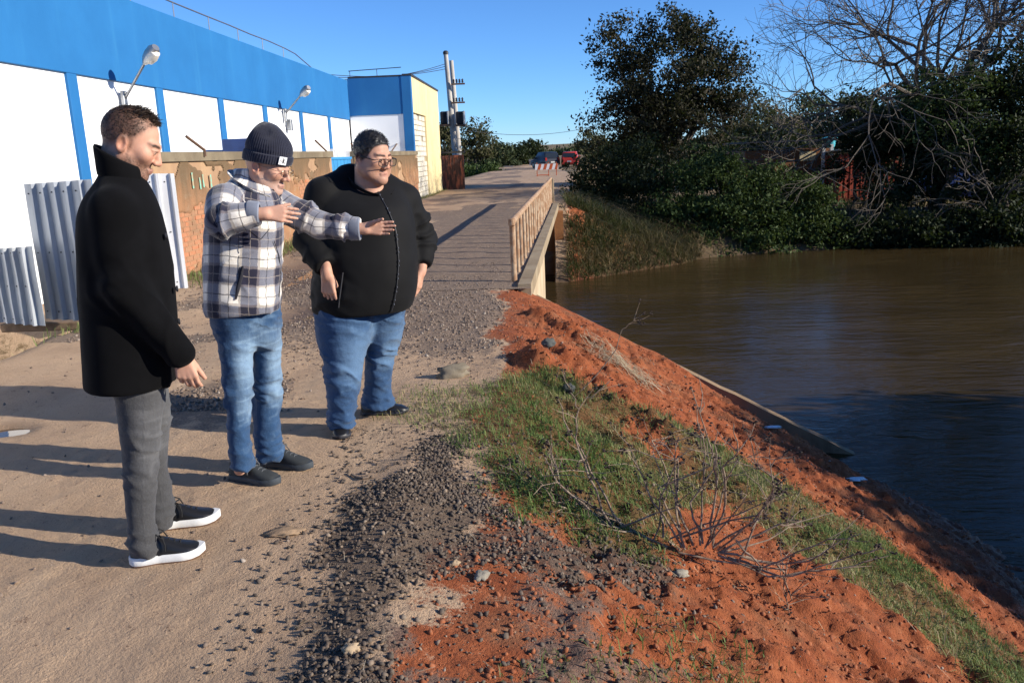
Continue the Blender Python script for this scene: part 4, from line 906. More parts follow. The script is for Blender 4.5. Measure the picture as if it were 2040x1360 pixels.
def sdf_mesh(f, lo, hi, h, bs=6, slack=1.6):
    lo = np.asarray(lo, float); hi = np.asarray(hi, float); nb = np.ceil((hi-lo)/(h*bs)).astype(int)+1; n = nb*bs
    bi = np.stack(np.meshgrid(*[np.arange(k) for k in nb], indexing='ij'), -1).reshape(-1, 3)
    cen = lo+(bi*bs+bs/2)*h; dc = f(cen); keep = np.abs(dc) < bs*h*.87*slack
    D = np.repeat(np.repeat(np.repeat(np.where(dc < 0, -1., 1.).reshape(nb).astype(np.float32), bs, 0), bs, 1), bs, 2)
    kb = bi[keep]; off = np.stack(np.meshgrid(*[np.arange(bs)]*3, indexing='ij'), -1).reshape(-1, 3)
    for s in range(0, len(kb), 1500):
        idx = (kb[s:s+1500, None]*bs+off[None]).reshape(-1, 3); D[tuple(idx.T)] = f(lo+idx*h)
    S = D < 0; c8 = [S[i:n[0]-1+i, j:n[1]-1+j, k:n[2]-1+k] for i in (0, 1) for j in (0, 1) for k in (0, 1)]
    cnt = sum(c.astype(np.int8) for c in c8); act = (cnt > 0) & (cnt < 8); ci = np.argwhere(act)
    vid = np.full(act.shape, -1, np.int32); vid[tuple(ci.T)] = np.arange(len(ci))
    acc = np.zeros((len(ci), 3)); num = np.zeros(len(ci))
    cor = [(i, j, k) for i in (0, 1) for j in (0, 1) for k in (0, 1)]
    for a in cor:
        for ax in range(3):
            if a[ax]: continue
            b = list(a); b[ax] = 1; va = D[tuple((ci+a).T)]; vb = D[tuple((ci+b).T)]; x = (va < 0) != (vb < 0)
            t = np.where(x, va/(va-vb+1e-12), 0); p = np.array(a, float)[None].repeat(len(ci), 0); p[:, ax] = t
            acc += np.where(x[:, None], p, 0); num += x
    V = lo+(ci+acc/num[:, None])*h; F = []
    for ax in range(3):
        o1, o2 = [(1, 2), (2, 0), (0, 1)][ax]
        sl0 = [slice(None)]*3; sl1 = [slice(None)]*3; sl0[ax] = slice(0, -1); sl1[ax] = slice(1, None)
        e = np.argwhere(S[tuple(sl0)] != S[tuple(sl1)]); e = e[(e[:, o1] > 0) & (e[:, o2] > 0) & (e[:, o1] < n[o1]-1) & (e[:, o2] < n[o2]-1)]
        flip = S[tuple(e.T)]; q = []
        for d1, d2 in ((1, 1), (0, 1), (0, 0), (1, 0)):
            c = e.copy(); c[:, o1] -= d1; c[:, o2] -= d2; q.append(vid[tuple(c.T)])
        q = np.stack(q, 1); q = np.where(flip[:, None], q, q[:, ::-1]); F.append(q)
    return V, np.concatenate(F)
def vnormals(V, F):
    n = np.zeros_like(V); a = np.cross(V[F[:, 2]]-V[F[:, 0]], V[F[:, 3 % F.shape[1]]]-V[F[:, 1]])
    for k in range(F.shape[1]): np.add.at(n, F[:, k], a)
    return n/(np.linalg.norm(n, axis=1)[:, None]+1e-12)
def msmooth(V, F, it=2, w=.5):
    for _ in range(it):
        s = np.zeros_like(V); c = np.zeros(len(V))
        for k in range(4):
            a, b = F[:, k], F[:, (k+1) % 4]; np.add.at(s, a, V[b]); np.add.at(c, a, 1); np.add.at(s, b, V[a]); np.add.at(c, b, 1)
        V = V*(1-w)+w*s/np.maximum(c, 1)[:, None]
    return V
def ridge(P, sc, off=0., o=3):
    return 1-np.abs(fbm(P*np.asarray(sc)+off, o))*2
# ---------------------------------------------------------------- head and hand shapes
def crease(P, sc, off=0., p=3.):
    return np.clip(1-np.abs(fbm(P*np.asarray(sc)+off, 2))*2.2, 0, 1)**p
def head_sdf(q, fat=0., nose=1., nk=(0, -.055, -.22)):
    m = q.copy(); m[:, 0] = np.abs(m[:, 0])
    d = ell(q, (0, -.018, .030), (.076, .097, .088))
    d = smin(d, ell(q, (0, .022, -.035), (.060+.014*fat, .066, .078)), .03)
    d = smin(d, sph(q, (0, .066+.010*fat, -.097), .025+.005*fat), .026-.008*fat)
    d = smin(d, rc(m, (.052+.012*fat, -.002, -.055), (.018, .064, -.1), .022+.008*fat, .02), .028)
    d = smin(d, sph(m, (.042, .060, -.018), .024+.005*fat), .025)
    if fat: d = smin(d, sph(m, (.050, .036, -.066), .036*fat), .03); d = smin(d, ell(q, (0, .006, -.128), (.066, .054, .036)), .016)
    d = smin(d, rc(m, (0, .085, .024), (.040, .070, .022), .011, .011), .014)
    d = smin(d, rc(q, (0, .087, .012), (0, .107*nose, -.030), .0080, .0120), .012)
    d = smin(d, sph(m, (.0135, .099, -.034), .0095), .008)
    d = smax(d, -sph(m, (.031, .104, .003), .0165), .012)
    d = smin(d, sph(m, (.031, .0775, .002), .0150), .003)
    d = smin(d, rc(m, (.014, .0915, .0105), (.046, .080, .0085), .0042, .004), .004)
    d = smin(d, rc(m, (0, .0955, -.0615), (.020, .087, -.0645), .0052, .004), .008)
    d = smin(d, rc(m, (0, .0935, -.0735), (.017, .087, -.0715), .0062, .005), .008)
    d = smax(d, -rc(m, (0, .1030, -.0675), (.019, .0945, -.0678), .0018, .0010), .003)
    e = m-np.array([.0795, -.014, -.012]); c, s = math.cos(.2), math.sin(.2)
    e = np.stack([e[:, 0]-.25*np.maximum(0, -e[:, 1]), e[:, 1]*c+e[:, 2]*s, -e[:, 1]*s+e[:, 2]*c], 1)
    er = ell(e, (0, 0, 0), (.010, .0195, .033)); er = smax(er, -ell(e, (.010, .003, .002), (.009, .012, .021)), .005)
    d = smin(d, er, .007)
    return smin(d, rc(q, (0, -.028, -.06), nk, .054+.014*fat, .058+.014*fat), .03-.012*fat)
def hand_parts(W, d, n, lat, sc=1., curl=(.25, .3, .35, .4), spread=.05, thumb=(.8, .5, .25), tcurl=.3):
    """list of tapered capsules (a,b,ra,rb,k); d finger direction, n out of the palm, lat towards the thumb"""
    W, d, n, lat = [np.asarray(v, float) for v in (W, d, n, lat)]; out = []
    o = np.array([.031, .0105, -.0105, -.030])*sc; ln = np.array([.070, .079, .073, .056])*sc; kd = np.array([.092, .094, .090, .083])*sc
    out.append((W-d*.07*sc, W+d*.012*sc, .0285*sc, .0265*sc, .02))
    for i in range(4):
        K = W+d*kd[i]+lat*o[i]; out.append((W+d*.012*sc+lat*o[i]*.55, K, .0150*sc, .0112*sc, .012))
        dd = d+lat*spread*(1.5-i)*.6; dd /= np.linalg.norm(dd); nn = n-dd*(n@dd); nn /= np.linalg.norm(nn)
        p = K; r = (.0094, .0096, .0092, .0080)[i]*sc; ang = 0
        for j, fr in enumerate((.46, .30, .24)):
            ang += curl[i]*(1., 1.15, .7)[j]; e = p+(dd*math.cos(ang)+nn*math.sin(ang))*ln[i]*fr
            out.append((p, e, r*(1-.09*j), r*(1-.09*(j+1)), .0035)); p = e
    T = W+d*.022*sc+lat*.020*sc+n*.006*sc; td = d*thumb[1]+lat*thumb[0]+n*thumb[2]; td /= np.linalg.norm(td)
    k1 = T+td*.046*sc; out.append((T, k1, .0165*sc, .0125*sc, .012))
    t2 = td*math.cos(tcurl)+(d*.8+n*.3)*math.sin(tcurl); t2 /= np.linalg.norm(t2); k2 = k1+t2*.034*sc; out.append((k1, k2, .0112*sc, .0102*sc, .005))
    out.append((k2, k2+t2*.026*sc, .0102*sc, .0080*sc, .004)); return out
def frame(f, u=(0, 0, 1)):
    f = np.asarray(f, float); f = f/np.linalg.norm(f); s = np.cross(f, u); s /= np.linalg.norm(s); return np.stack([s, f, np.cross(s, f)], 1)
# ---------------------------------------------------------------- materials
def skin_mat():
    n = N('skin'); c = n.attr('col', 'Vector'); b = n.noise(260, 3, .6); e = n.noise(30, 4, .6)
    c = n.mix(n.remap(e, .3, .7, 0, .16), c, n.mix(.5, c, (.50, .16, .11)))
    m_ = n.set(col=c, rough=n.remap(e, .3, .7, .52, .66), spec=.3, sss=.08, nrm=n.bump(n.math('ADD', b, n.math('MULTIPLY', n.noise(90, 3, .6), 1.2)), .22, .0025)); n.bsdf.inputs['Subsurface Radius'].default_value = (.012, .005, .003); n.bsdf.inputs['Subsurface Scale'].default_value = .5
    return m_
M_SKIN = skin_mat()
def cloth(name, c, rough=.9, sheen=.3, weave=900., var=.2, bs=.25):
    n = N(name); a = n.noise(7, 4, .6); b = n.noise(weave, 2, .5)
    return n.set(col=n.mix(n.remap(a, .35, .65), c, tuple(x*(1-var) for x in c)), rough=rough, spec=.2, sheen=sheen, nrm=n.bump(b, bs, .0012))
M_WOOL = cloth('black_wool', (.0042, .0042, .0048), .95, .02, 700., .3, .5); M_FLEECE = cloth('black_softshell', (.0065, .0065, .0070), .78, .03, 1200., .2, .15); M_WOOL.node_tree.nodes['Principled BSDF'].inputs['Specular IOR Level'].default_value = .08; M_FLEECE.node_tree.nodes['Principled BSDF'].inputs['Specular IOR Level'].default_value = .15
def denim(name, c, cf, seam=(.35, .30, .22)):
    n = N(name); P = n.coord(); w_ = n.noise(1., 3, .6, n.mapping(P, (420, 420, 60))); a = n.noise(9, 5, .65, n.mapping(P, (1, 1, .6))); s2 = n.noise(1., 3, .6, n.mapping(P, (60, 60, 9)))
    f = n.math('ADD', n.attr('fade'), n.math('MULTIPLY', n.math('SUBTRACT', a, .5), .55)); f = n.math('ADD', f, n.math('MULTIPLY', n.math('SUBTRACT', s2, .5), .35))
    col = n.mix(n.remap(f, .05, .95), c, cf); col = n.mix(n.remap(w_, .45, .75, 0, .35), col, tuple(min(1, x*1.7+.04) for x in c))
    col = n.mix(n.remap(n.attr('seam'), .55, .9, 0, .75), col, tuple(x*.35 for x in c))
    return n.set(col=col, rough=.88, spec=.2, sheen=.15, nrm=n.bump(n.math('ADD', n.math('ADD', n.math('MULTIPLY', w_, .3), n.math('MULTIPLY', n.noise(1., 4, .65, n.mapping(P, (30, 30, 55))), 2.2)), n.math('MULTIPLY', n.attr('seam'), .8)), .5, .004))
M_GREYJ = denim('grey_denim', (.045, .045, .047), (.105, .105, .108)); M_JEAN2 = denim('faded_blue_denim', (.020, .056, .125), (.19, .285, .39)); M_JEAN3 = denim('blue_denim', (.022, .058, .130), (.085, .155, .26))
M_LEATH = simple('black_leather', (.012, .012, .013), .33, .2, 12, .12, 150, .001); M_MESHSH = simple('dark_grey_mesh', (.030, .034, .036), .8, .3, 20, .5, 220, .002); M_SOLEW = simple('white_rubber', (.72, .72, .70), .6, .1, 14, .35, 120, .002)
M_SOLED = simple('dark_rubber', (.045, .055, .065), .7, .2, 10); M_GUM = simple('brown_outsole', (.16, .085, .05), .8); M_LACE = simple('black_lace', (.015, .015, .016), .85); M_LACEG = simple('grey_lace', (.08, .085, .09), .8)
def hairm(name, c):
    n = N(name); return n.set(col=n.mix(n.attr('var'), c, tuple(min(1, x*2.4+.008) for x in c)), rough=.5, spec=.4)
M_HAIRB = hairm('dark_brown_hair', (.022, .014, .009)); M_HAIRK = hairm('black_hair', (.010, .009, .009)); M_STUB = hairm('grey_stubble', (.20, .17, .15))
def plaid_mat():
    n = N('plaid_flannel'); p = n.attr('puv', 'Vector'); s = n.sep(p); wob = n.math('MULTIPLY', n.math('SUBTRACT', n.noise(40, 3), .5), .012)
    def fr(v, per, off=0.): return n.math('FRACT', n.math('ADD', n.math('DIVIDE', n.math('ADD', v, wob), per), 40+off))
    def band(x, lo, hi, sf=.02): return n.math('MULTIPLY', n.remap(x, lo-sf, lo+sf), n.remap(x, hi+sf, hi-sf))
    U = fr(s[0], .185); Vv = fr(s[1], .180)
    bu, bv = band(U, .10, .52), band(Vv, .10, .52); fz = n.remap(n.noise(300, 2), .3, .7, -.10, .10)
    t = n.math('ADD', n.math('MULTIPLY', n.math('ADD', bu, bv), .5), n.math('MULTIPLY', fz, 1.0))
    c = n.mix(n.remap(t, .02, .5), (.78, .73, .65), (.16, .165, .20)); c = n.mix(n.remap(t, .55, .95), c, (.018, .018, .035))
    br = n.math('MAXIMUM', n.math('MAXIMUM', band(U, .52, .585, .01), band(U, .045, .10, .01)), n.math('MAXIMUM', band(Vv, .52, .585, .01), band(Vv, .045, .10, .01)))
    c = n.mix(n.math('MULTIPLY', br, .5), c, (.085, .05, .04))
    ln = n.math('MAXIMUM', band(U, .775, .80, .006), band(Vv, .775, .80, .006)); c = n.mix(n.math('MULTIPLY', ln, .8), c, (.02, .02, .03))
    lw = n.math('MAXIMUM', band(U, .30, .318, .005), band(Vv, .30, .318, .005)); c = n.mix(n.math('MULTIPLY', lw, .4), c, (.5, .42, .34))
    b = n.noise(420, 2, .6)
    return n.set(col=c, rough=.95, spec=.12, sheen=.35, nrm=n.bump(b, .35, .003))
M_PLAID = plaid_mat()
# ---------------------------------------------------------------- generic figure helper
class Fig:
    def __init__(s, name, label, c, clothes_dir):
        s.c = np.array([c[0], c[1], 0.]); s.v = s.c/np.linalg.norm(s.c); s.e = np.array([s.v[1], -s.v[0], 0]); s.f = np.array([*clothes_dir, 0.])/np.linalg.norm(clothes_dir)
        s.root = None; s.name = name; s.label = label
    def pt(s, px, py, dv=0.):
        d = ray(px, py); o = s.c+s.v*dv; t = ((o-CAM)@s.v)/(d@s.v); return CAM+d*t
    def levels(s, rows, dv=0., dvtop=None):
        """rows (pxl, pxr, py, depth radius[, dv]) -> arrays z, centre, half width, depth, sorted by z"""
        L = []; y0, y1 = min(r[2] for r in rows), max(r[2] for r in rows); base = dv
        for row in rows:
            a, b, y, r = row[:4]; dv = row[4] if len(row) > 4 else base if dvtop is None else np.interp(y, [y0, y0+.6*(y1-y0)], [dvtop, base])
            A, Bq = s.pt(a, y, dv), s.pt(b, y, dv); m_ = (A+Bq)/2; L.append((m_[2], m_[0], m_[1], np.linalg.norm((Bq-A)[:2])/2, r))
        L = np.array(sorted(L)); return L
    def loft(s, L, z0, z1, pw=2.3, k=.02):
        zz = np.linspace(L[0, 0], L[-1, 0], 60); T = [np.interp(zz, L[:, 0], L[:, i]) for i in range(1, 5)]
        ker = np.array([1, 2, 3, 2, 1])/9.; T = [np.convolve(np.pad(t, 2, mode='edge'), ker, 'valid') for t in T]
        def f(P):
            z = P[:, 2]; cx, cy, a, b = [np.interp(z, zz, t) for t in T]; qx = P[:, 0]-cx; qy = P[:, 1]-cy
            x = np.abs(qx*s.e[0]+qy*s.e[1])/a; y = np.abs(qx*s.v[0]+qy*s.v[1])/b
            r = (x**pw+y**pw)**(1/pw); d = (r-1)*np.minimum(a, b)*np.clip(.75+.25*(x > y), .7, 1)
            return smax(smax(d, z-z1, k), z0-z, k)
        def ang(P):
            z = P[:, 2]; cx, cy, a, b = [np.interp(z, zz, t) for t in T]; qx = P[:, 0]-cx; qy = P[:, 1]-cy
            return np.arctan2(qx*s.e[0]+qy*s.e[1], -(qx*s.v[0]+qy*s.v[1])), np.sqrt(a*b)
        def surf(z, th):
            cx, cy, a, b = [np.interp(z, zz, t) for t in T]; ca, sa = abs(math.cos(th)), abs(math.sin(th)); r = 1/((sa/a)**pw+(ca/b)**pw)**(1/pw)
            return np.array([cx, cy, z])+s.e*r*math.sin(th)-s.v*r*math.cos(th)
        f.ang = ang; f.surf = surf; return f
def garment(fig, name, f, lo, hi, h, mat, parent, disp=None, attrs=None, sm=2, post=None):
    V, F = sdf_mesh(f, lo, hi, h); V = msmooth(V, F, sm)
    if disp is not None:
        n = vnormals(V, F); V2 = msmooth(V+n*disp(V)[:, None], F, 1, .35)
    else: V2 = V
    at = attrs(V, F) if attrs else None
    return mesh(name, V2, F, mat, parent, True, at)
def shoe(parent, heel, toe, z, wd, upper, sole, out, lace, st, ht=.115, sole_h=.03, laces=5, collar=.0):
    heel = np.array([*heel[:2], z]); toe = np.array([*toe[:2], z]); ax = toe-heel; Ln = np.linalg.norm(ax); ax /= Ln; la = np.array([-ax[1], ax[0], 0]); up = np.array([0, 0, 1.])
    k = Ln/.30; xs = np.array([0, .006, .03, .07, .11, .15, .19, .23, .26, .282, .294, .30])*k
    ws = np.interp(xs/k, [0, .02, .06, .12, .17, .215, .25, .28, .30], [.012, .031, .036, .034, .041, .047, .045, .034, .010])*wd
    tops = np.interp(xs/k, [0, .03, .07, .10, .14, .19, .23, .27, .30], [ht*.80, ht*.92, ht*.90, ht*.98, ht*.86, ht*.66, ht*.54, ht*.46, ht*.26])
    nA = 15; V = []; 
    for x, w_, t in zip(xs, ws, tops):
        for j in range(nA):
            a = math.pi*j/(nA-1); cy = math.copysign(abs(math.cos(a))**.75, math.cos(a)); sz = math.sin(a)**.75
            lean = .0; V.append(heel+ax*(x+.004)+la*w_*cy*(1-.25*sz*(x/k < .15))+up*(sole_h*.8+(t-sole_h*.8)*sz))
    F = [[i*nA+j, (i+1)*nA+j, (i+1)*nA+j+1, i*nA+j+1] for i in range(len(xs)-1) for j in range(nA-1)]
    F += [[j for j in range(nA)], [(len(xs)-1)*nA+j for j in range(nA)][::-1]]
    sh = mesh('shoe', np.array(V), F, upper, parent, True); sh.data.set_sharp_from_angle(angle=math.radians(60)); sh['label'] = st
    # sole
    def slab(z0, z1, g0, g1, mt, nm):
        V = []; xo = np.linspace(0, 1, 26); 
        for zq, g in ((z0, g0), (z0+.3*(z1-z0), g0+.0035), (z0+.75*(z1-z0), g1+.003), (z1, g1)):
            o = []
            for t in xo: x = -.004+t*(.312*k); o.append((x, np.interp(x/k, [-.004, .012, .05, .12, .17, .215, .25, .285, .308], [.006, .030, .037, .035, .042, .049, .047, .034, .004])*wd+g))
            for x, w_ in o: V.append(heel+ax*x+la*w_+up*(zq+.012*max(0, (x/k-.22)/.09)**2))
            for x, w_ in o[::-1]: V.append(heel+ax*x-la*w_+up*(zq+.012*max(0, (x/k-.22)/.09)**2))
        n = 52; F = [[r*n+i, r*n+(i+1) % n, (r+1)*n+(i+1) % n, (r+1)*n+i] for r in range(3) for i in range(n)]+[list(range(n))[::-1], [3*n+i for i in range(n)]]
        o_ = mesh(nm, np.array(V), F, mt, sh, True); o_.data.set_sharp_from_angle(angle=math.radians(50))
    slab(.0, .007, -.003, -.002, out, 'outsole'); slab(.0072, sole_h, 0, -.002, sole, 'sole')
    for j in range(laces):
        x = (.125+.022*j)*k; t = np.interp(x, xs, tops); w_ = np.interp(x, xs, ws)*.46
        P_ = [heel+ax*(x-.006*(1-abs(q)))+la*w_*q+up*(t-.010*q*q+.004) for q in (-1, -.5, 0, .5, 1)]
        B().tube(P_, .0034, 6).obj('lace', lace, sh, True)
    if laces:
        x = .12*k; t = np.interp(x, xs, tops); c = heel+ax*x+up*(t+.006)
        for sg in (-1, 1):
            B().tube([c, c+la*sg*.03+up*.014, c+la*sg*.045+ax*.02-up*.004, c+la*sg*.02+ax*.015, c], .0032, 6).obj('lace_loop', lace, sh, True)
            B().tube([c, c+la*sg*.03+ax*.02, c+la*sg*.046+ax*.03-up*.03, c+la*sg*.05+ax*.028-up*.055], .003, 6).obj('lace_end', lace, sh, True)
    return sh
def hair_strands(name, parent, P, dirs, L, w_, mat, r, jit=.35):
    n = len(P); d = dirs+r.normal(size=(n, 3))*jit; d /= np.linalg.norm(d, axis=1)[:, None]; s = np.cross(d, r.normal(size=(n, 3))); s /= np.linalg.norm(s, axis=1)[:, None]
    Ls = (L*(.5+r.random(n)))[:, None]; bend = r.normal(size=(n, 3))*.25
    V = np.stack([P-s*w_, P+s*w_, P+d*Ls*.6+s*w_*.7, P+(d+bend*.5)*Ls], 1); V = V.reshape(-1, 3); F = np.arange(4*n).reshape(-1, 4)
    return mesh(name, V, F, mat, parent, False, {'var': np.repeat(r.random(n), 4)})
def body_mesh(fig, groups, H, R, sc, fat, colour, res=.0042):
    """one continuous skin surface: head, neck, trunk, arms, hands, legs"""
    def f(P):
        d = np.full(len(P), .5)
        for lo, hi, g in groups:
            m_ = np.all((P > lo-.05) & (P < hi+.05), 1)
            if m_.any(): d[m_] = smin(d[m_], g(P[m_]), .015)
        return d
    lo = np.min([g[0] for g in groups], 0)-.03; hi = np.max([g[1] for g in groups], 0)+.03
    V, F = sdf_mesh(f, lo, hi, res, 8, 1.5); V = msmooth(V, F, 1, .4)
    q = ((V-H)@R)/sc; return V, F, colour(V, q)
def hgroup(H, R, sc, fat, nose=1.):
    fw = R[:, 1]*np.array([1, 1, 0]); nk = tuple(R.T@(-.055*fw+np.array([0, 0, -.215])))
    r = .30*sc; return (H-np.array([r*.6, r*.6, r*.95]), H+np.array([r*.6, r*.6, r*.6]), lambda P: head_sdf(((P-H)@R)/sc, fat, nose, nk)*sc)
def capgroup(parts):
    a = np.array([[*p[0]] for p in parts]+[[*p[1]] for p in parts]); rm = max(max(p[2], p[3]) for p in parts)
    def g(P):
        d = rc(P, *parts[0][:4])
        for p in parts[1:]: d = smin(d, rc(P, *p[:4]), p[4])
        return d
    return (a.min(0)-rm, a.max(0)+rm, g)
def skin_cols(V, q, base, brow=None, lip=(.40, .19, .15), hairfn=None, stub=None):
    n = fbm(V*28, 3); c = np.array(base)[None]*(1+.07*n[:, None]); m = q.copy(); m[:, 0] = np.abs(m[:, 0]); hd = (np.abs(q[:, 2]) < .2) & (np.abs(q[:, 0]) < .12) & (np.abs(q[:, 1]) < .16)
    def mx(w_, col):
        nonlocal c; w_ = (np.clip(w_, 0, 1)*hd)[:, None]; c = c*(1-w_)+np.array(col)[None]*w_
    g = lambda cc, r: np.exp(-(((m-np.array(cc))/np.array(r))**2).sum(1))
    mx(.40*g((.042, .075, -.025), (.025, .03, .022)), (base[0]*1.02, base[1]*.72, base[2]*.66)); mx(.45*g((0, .115, -.03), (.016, .025, .016)), (base[0], base[1]*.68, base[2]*.6)); mx(.5*g((.088, -.015, -.01), (.02, .03, .04)), (base[0]*1.02, base[1]*.66, base[2]*.58))
    if stub is not None:
        z, y, x = q[:, 2], q[:, 1], m[:, 0]; w_ = sstep(-.030, -.052, z-.55*np.maximum(0, .03-y))*sstep(-.02, .02, y)*sstep(-.135, -.115, z); w_ = w_*(1-.75*g((0, .1, -.068), (.022, .02, .008)))*(1-.5*g((.045, .075, -.035), (.02, .03, .015)))
        w_ = np.maximum(w_, sstep(.012, .0, np.abs(y-.012))*sstep(-.06, -.03, -np.abs(z+.03))*.7*(x > .05)); mx(w_*stub[1]*(.8+.3*fbm(V*300, 2)), stub[0])
    mx(.8*g((.010, .099, -.062), (.015, .012, .0042)), lip); mx(.9*g((.008, .098, -.0735), (.014, .012, .0050)), lip)
    mx(1.2*g((.008, .099, -.0678), (.012, .02, .0014)), (.16, .06, .05))
    if brow is not None: mx(1.6*np.exp(-((m[:, 2]-.0235-.10*np.maximum(0, .02-np.abs(m[:, 0]-.034)))/.0048)**2)*sstep(.006, .014, m[:, 0])*sstep(.056, .046, m[:, 0])*(q[:, 1] > .05), brow)
    ey = g((.031, .0925, .0015), (.0105, .010, .0034)); mx(.75*ey, (.40, .33, .29)); mx(2.2*g((.031, .094, .0005), (.0048, .012, .0042)), (.03, .018, .012)); mx(1.4*g((.031, .092, .0065), (.014, .012, .0016)), (.07, .04, .03))
    if hairfn is not None: w_, hc = hairfn(V, q, m); mx(w_, hc)
    return c
# ================================================================ person in the black coat
def legs_fn(fA, fB, k=.03):
    return lambda P: smin(fA(P), fB(P), k)
def jean_attrs(fig, fA, fB, zk, fade_dir, amt=1., thigh=None, sa=(.12, 9), sb=(.35, 9)):
    def at(V, F):
        a1, _ = fA.ang(V); a2, _ = fB.ang(V); near = fA(V) < fB(V); th = np.where(near, a1, a2); n = vnormals(V, F)
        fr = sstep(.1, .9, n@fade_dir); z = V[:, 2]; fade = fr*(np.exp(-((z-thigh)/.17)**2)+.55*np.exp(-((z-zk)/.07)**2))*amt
        seam = np.exp(-((th-sa[0])/.04)**2)*near+np.exp(-((th-sb[0])/.05)**2)*(~near); seam = seam*.8*(.75+.4*fbm(V*60, 2))
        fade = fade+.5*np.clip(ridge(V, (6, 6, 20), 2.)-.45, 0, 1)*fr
        return {'fade': np.clip(fade, 0, 1.2), 'seam': np.clip(seam, 0, 1)}
    return at
def jean_disp(zk, zb, zt, amp=1., off=0.):
    def d(V):
        z = V[:, 2]; lowf = sstep(zb+.26, zb+.02, z); knee = np.exp(-((z-zk)/.10)**2); top = sstep(zt-.25, zt, z)
        w1 = ridge(V+.03*np.stack([fbm(V*9+off, 2)]*3, 1), (5, 5, 17), off); w2 = ridge(V, (7, 7, 24), off+9); w3 = fbm(V*np.array([6, 6, 4])+off, 3)
        q = V+.04*np.stack([fbm(V*7+off, 2), fbm(V*7+off+4, 2), fbm(V*5+off+8, 2)], 1); c1 = crease(q@np.array([[1, 0, .35], [0, 1, .2], [0, 0, 1.]]), (3.5, 3.5, 13), off); c2 = crease(q, (6, 6, 26), off+5, 2.5)
        return amp*((.005+.010*lowf+.013*knee+.005*top)*(c1-.25)+(lowf*.012+.003)*(c2-.25)+.0075*w3)
    return d
f1 = Fig('person', '', (-1.62, 3.27), (.96, .22))
man1 = thing('person', 'bearded man in black wool coat, grey jeans and white soled black sneakers, seen in profile', 'person', (-1.62, 3.27, 0), 'people standing on the road')
P1 = f1.pt
H1 = P1(263, 284, 0.0); R1 = frame((.985*.94, .06, -.30)); R1 = frame(np.array([.90, .22, -.50])); S1 = 1.10
def hair1(V, q, m):
    y, z, x = q[:, 1], q[:, 2], m[:, 0]; hl = np.interp(y, [-.12, -.06, -.02, .0, .03, .055, .085], [-.055, -.045, -.01, .0, .045, .085, .098]); w_ = sstep(-.020, .024, z-hl+.006*fbm(V*120, 2))
    thin = np.exp(-(((y-.035)/.04)**2+((x-.045)/.03)**2+((z-.085)/.035)**2)); side = sstep(.07, -.03, z)
    return w_*(.97-.42*thin-.25*side+.05*fbm(V*np.array([120, 120, 80]), 2)), (.040, .026, .018)
sh1, el1, wr1 = P1(226, 418, -.17), P1(246, 572, -.22), P1(356, 688, -.25)
hd1 = np.array([.14, .0, -.99]); hd1 /= np.linalg.norm(hd1); lat1 = np.cross(hd1, [0.15, -1, 0]); lat1 = -lat1/np.linalg.norm(lat1); lat1 = lat1 if lat1[0] > 0 else -lat1; n1 = np.cross(hd1, lat1); n1 = n1 if n1[1] > 0 else -n1
hand1 = hand_parts(wr1+hd1*.035, hd1, n1, lat1, 1.02, (.38, .44, .48, .52), -.01, (.35, .95, .35), .3)
nk1 = H1-.06*f1.f-np.array([0, 0, .22]); pel1 = np.array([f1.c[0]-.06, f1.c[1], .92])
an1, af1 = P1(285, 1085, -.175), P1(322, 1040, .13); kn1, kf1 = P1(283, 905, -.15), P1(312, 890, .12)
limbs1 = [(nk1, pel1+(0, 0, .28), .065, .09, .05), (pel1+(0, 0, .28), pel1, .09, .06, .05), (nk1-(0, 0, .08), sh1, .06, .045, .04), (sh1, el1, .042, .034, .03), (el1, wr1, .034, .026, .02), (wr1, wr1+hd1*.04, .026, .026, .02), (nk1-(0, 0, .12), P1(245, 430, .14), .05, .04, .04), (P1(245, 430, .14), P1(255, 560, .17), .036, .03, .03), (P1(255, 560, .17), P1(320, 640, .17), .03, .024, .03), (pel1, kn1, .05, .04, .04), (kn1, an1, .04, .03, .03), (pel1, kf1, .05, .04, .04), (kf1, af1, .04, .03, .03)]
V, F, cc = body_mesh(f1, [hgroup(H1, R1, S1, .05), capgroup(hand1), capgroup(limbs1)], H1, R1, S1, .05, lambda V, q: skin_cols(V, q, (.54, .30, .205), (.05, .03, .02), hairfn=hair1, stub=((.06, .037, .027), .95)))
mesh('body', V, F, M_SKIN, man1, True, {'col': cc})
r1 = np.random.default_rng(5)
def on_head(H, R, S, n, fn, r):
    u = r.normal(size=(n*6, 3)); u /= np.linalg.norm(u, axis=1)[:, None]; q = np.array([0, -.018, .030])+u*np.array([.0765, .0975, .0885]); k = fn(q, np.abs(q[:, 0])); q = q[k][:n]; u = u[k][:n]
    return H+(q*S)@R.T, (u@R.T), q
Pq, uq, qq = on_head(H1, R1, S1, 4200, lambda q, x: (q[:, 2] > np.interp(q[:, 1], [-.12, -.06, 0, .03, .055, .085], [-.03, -.02, .02, .06, .09, .1])) & (r1.random(len(q)) > .75*np.exp(-(((q[:, 1]-.03)/.035)**2+((x-.045)/.028)**2))), r1)
hair_strands('hair', man1, Pq, uq*.35+R1@np.array([0, .7, .1]), .008+.010*sstep(.06, .11, qq[:, 2]), .0005, M_HAIRB, r1, .22)
Pq, uq, qq = on_head(H1, R1, S1, 700, lambda q, x: (q[:, 2] > .095) & (q[:, 1] > -.03), r1)
hair_strands('hair_tuft', man1, Pq, uq*.5+R1@np.array([0, .85, .2]), .026+0*qq[:, 2], .0008, M_HAIRB, r1, .3)
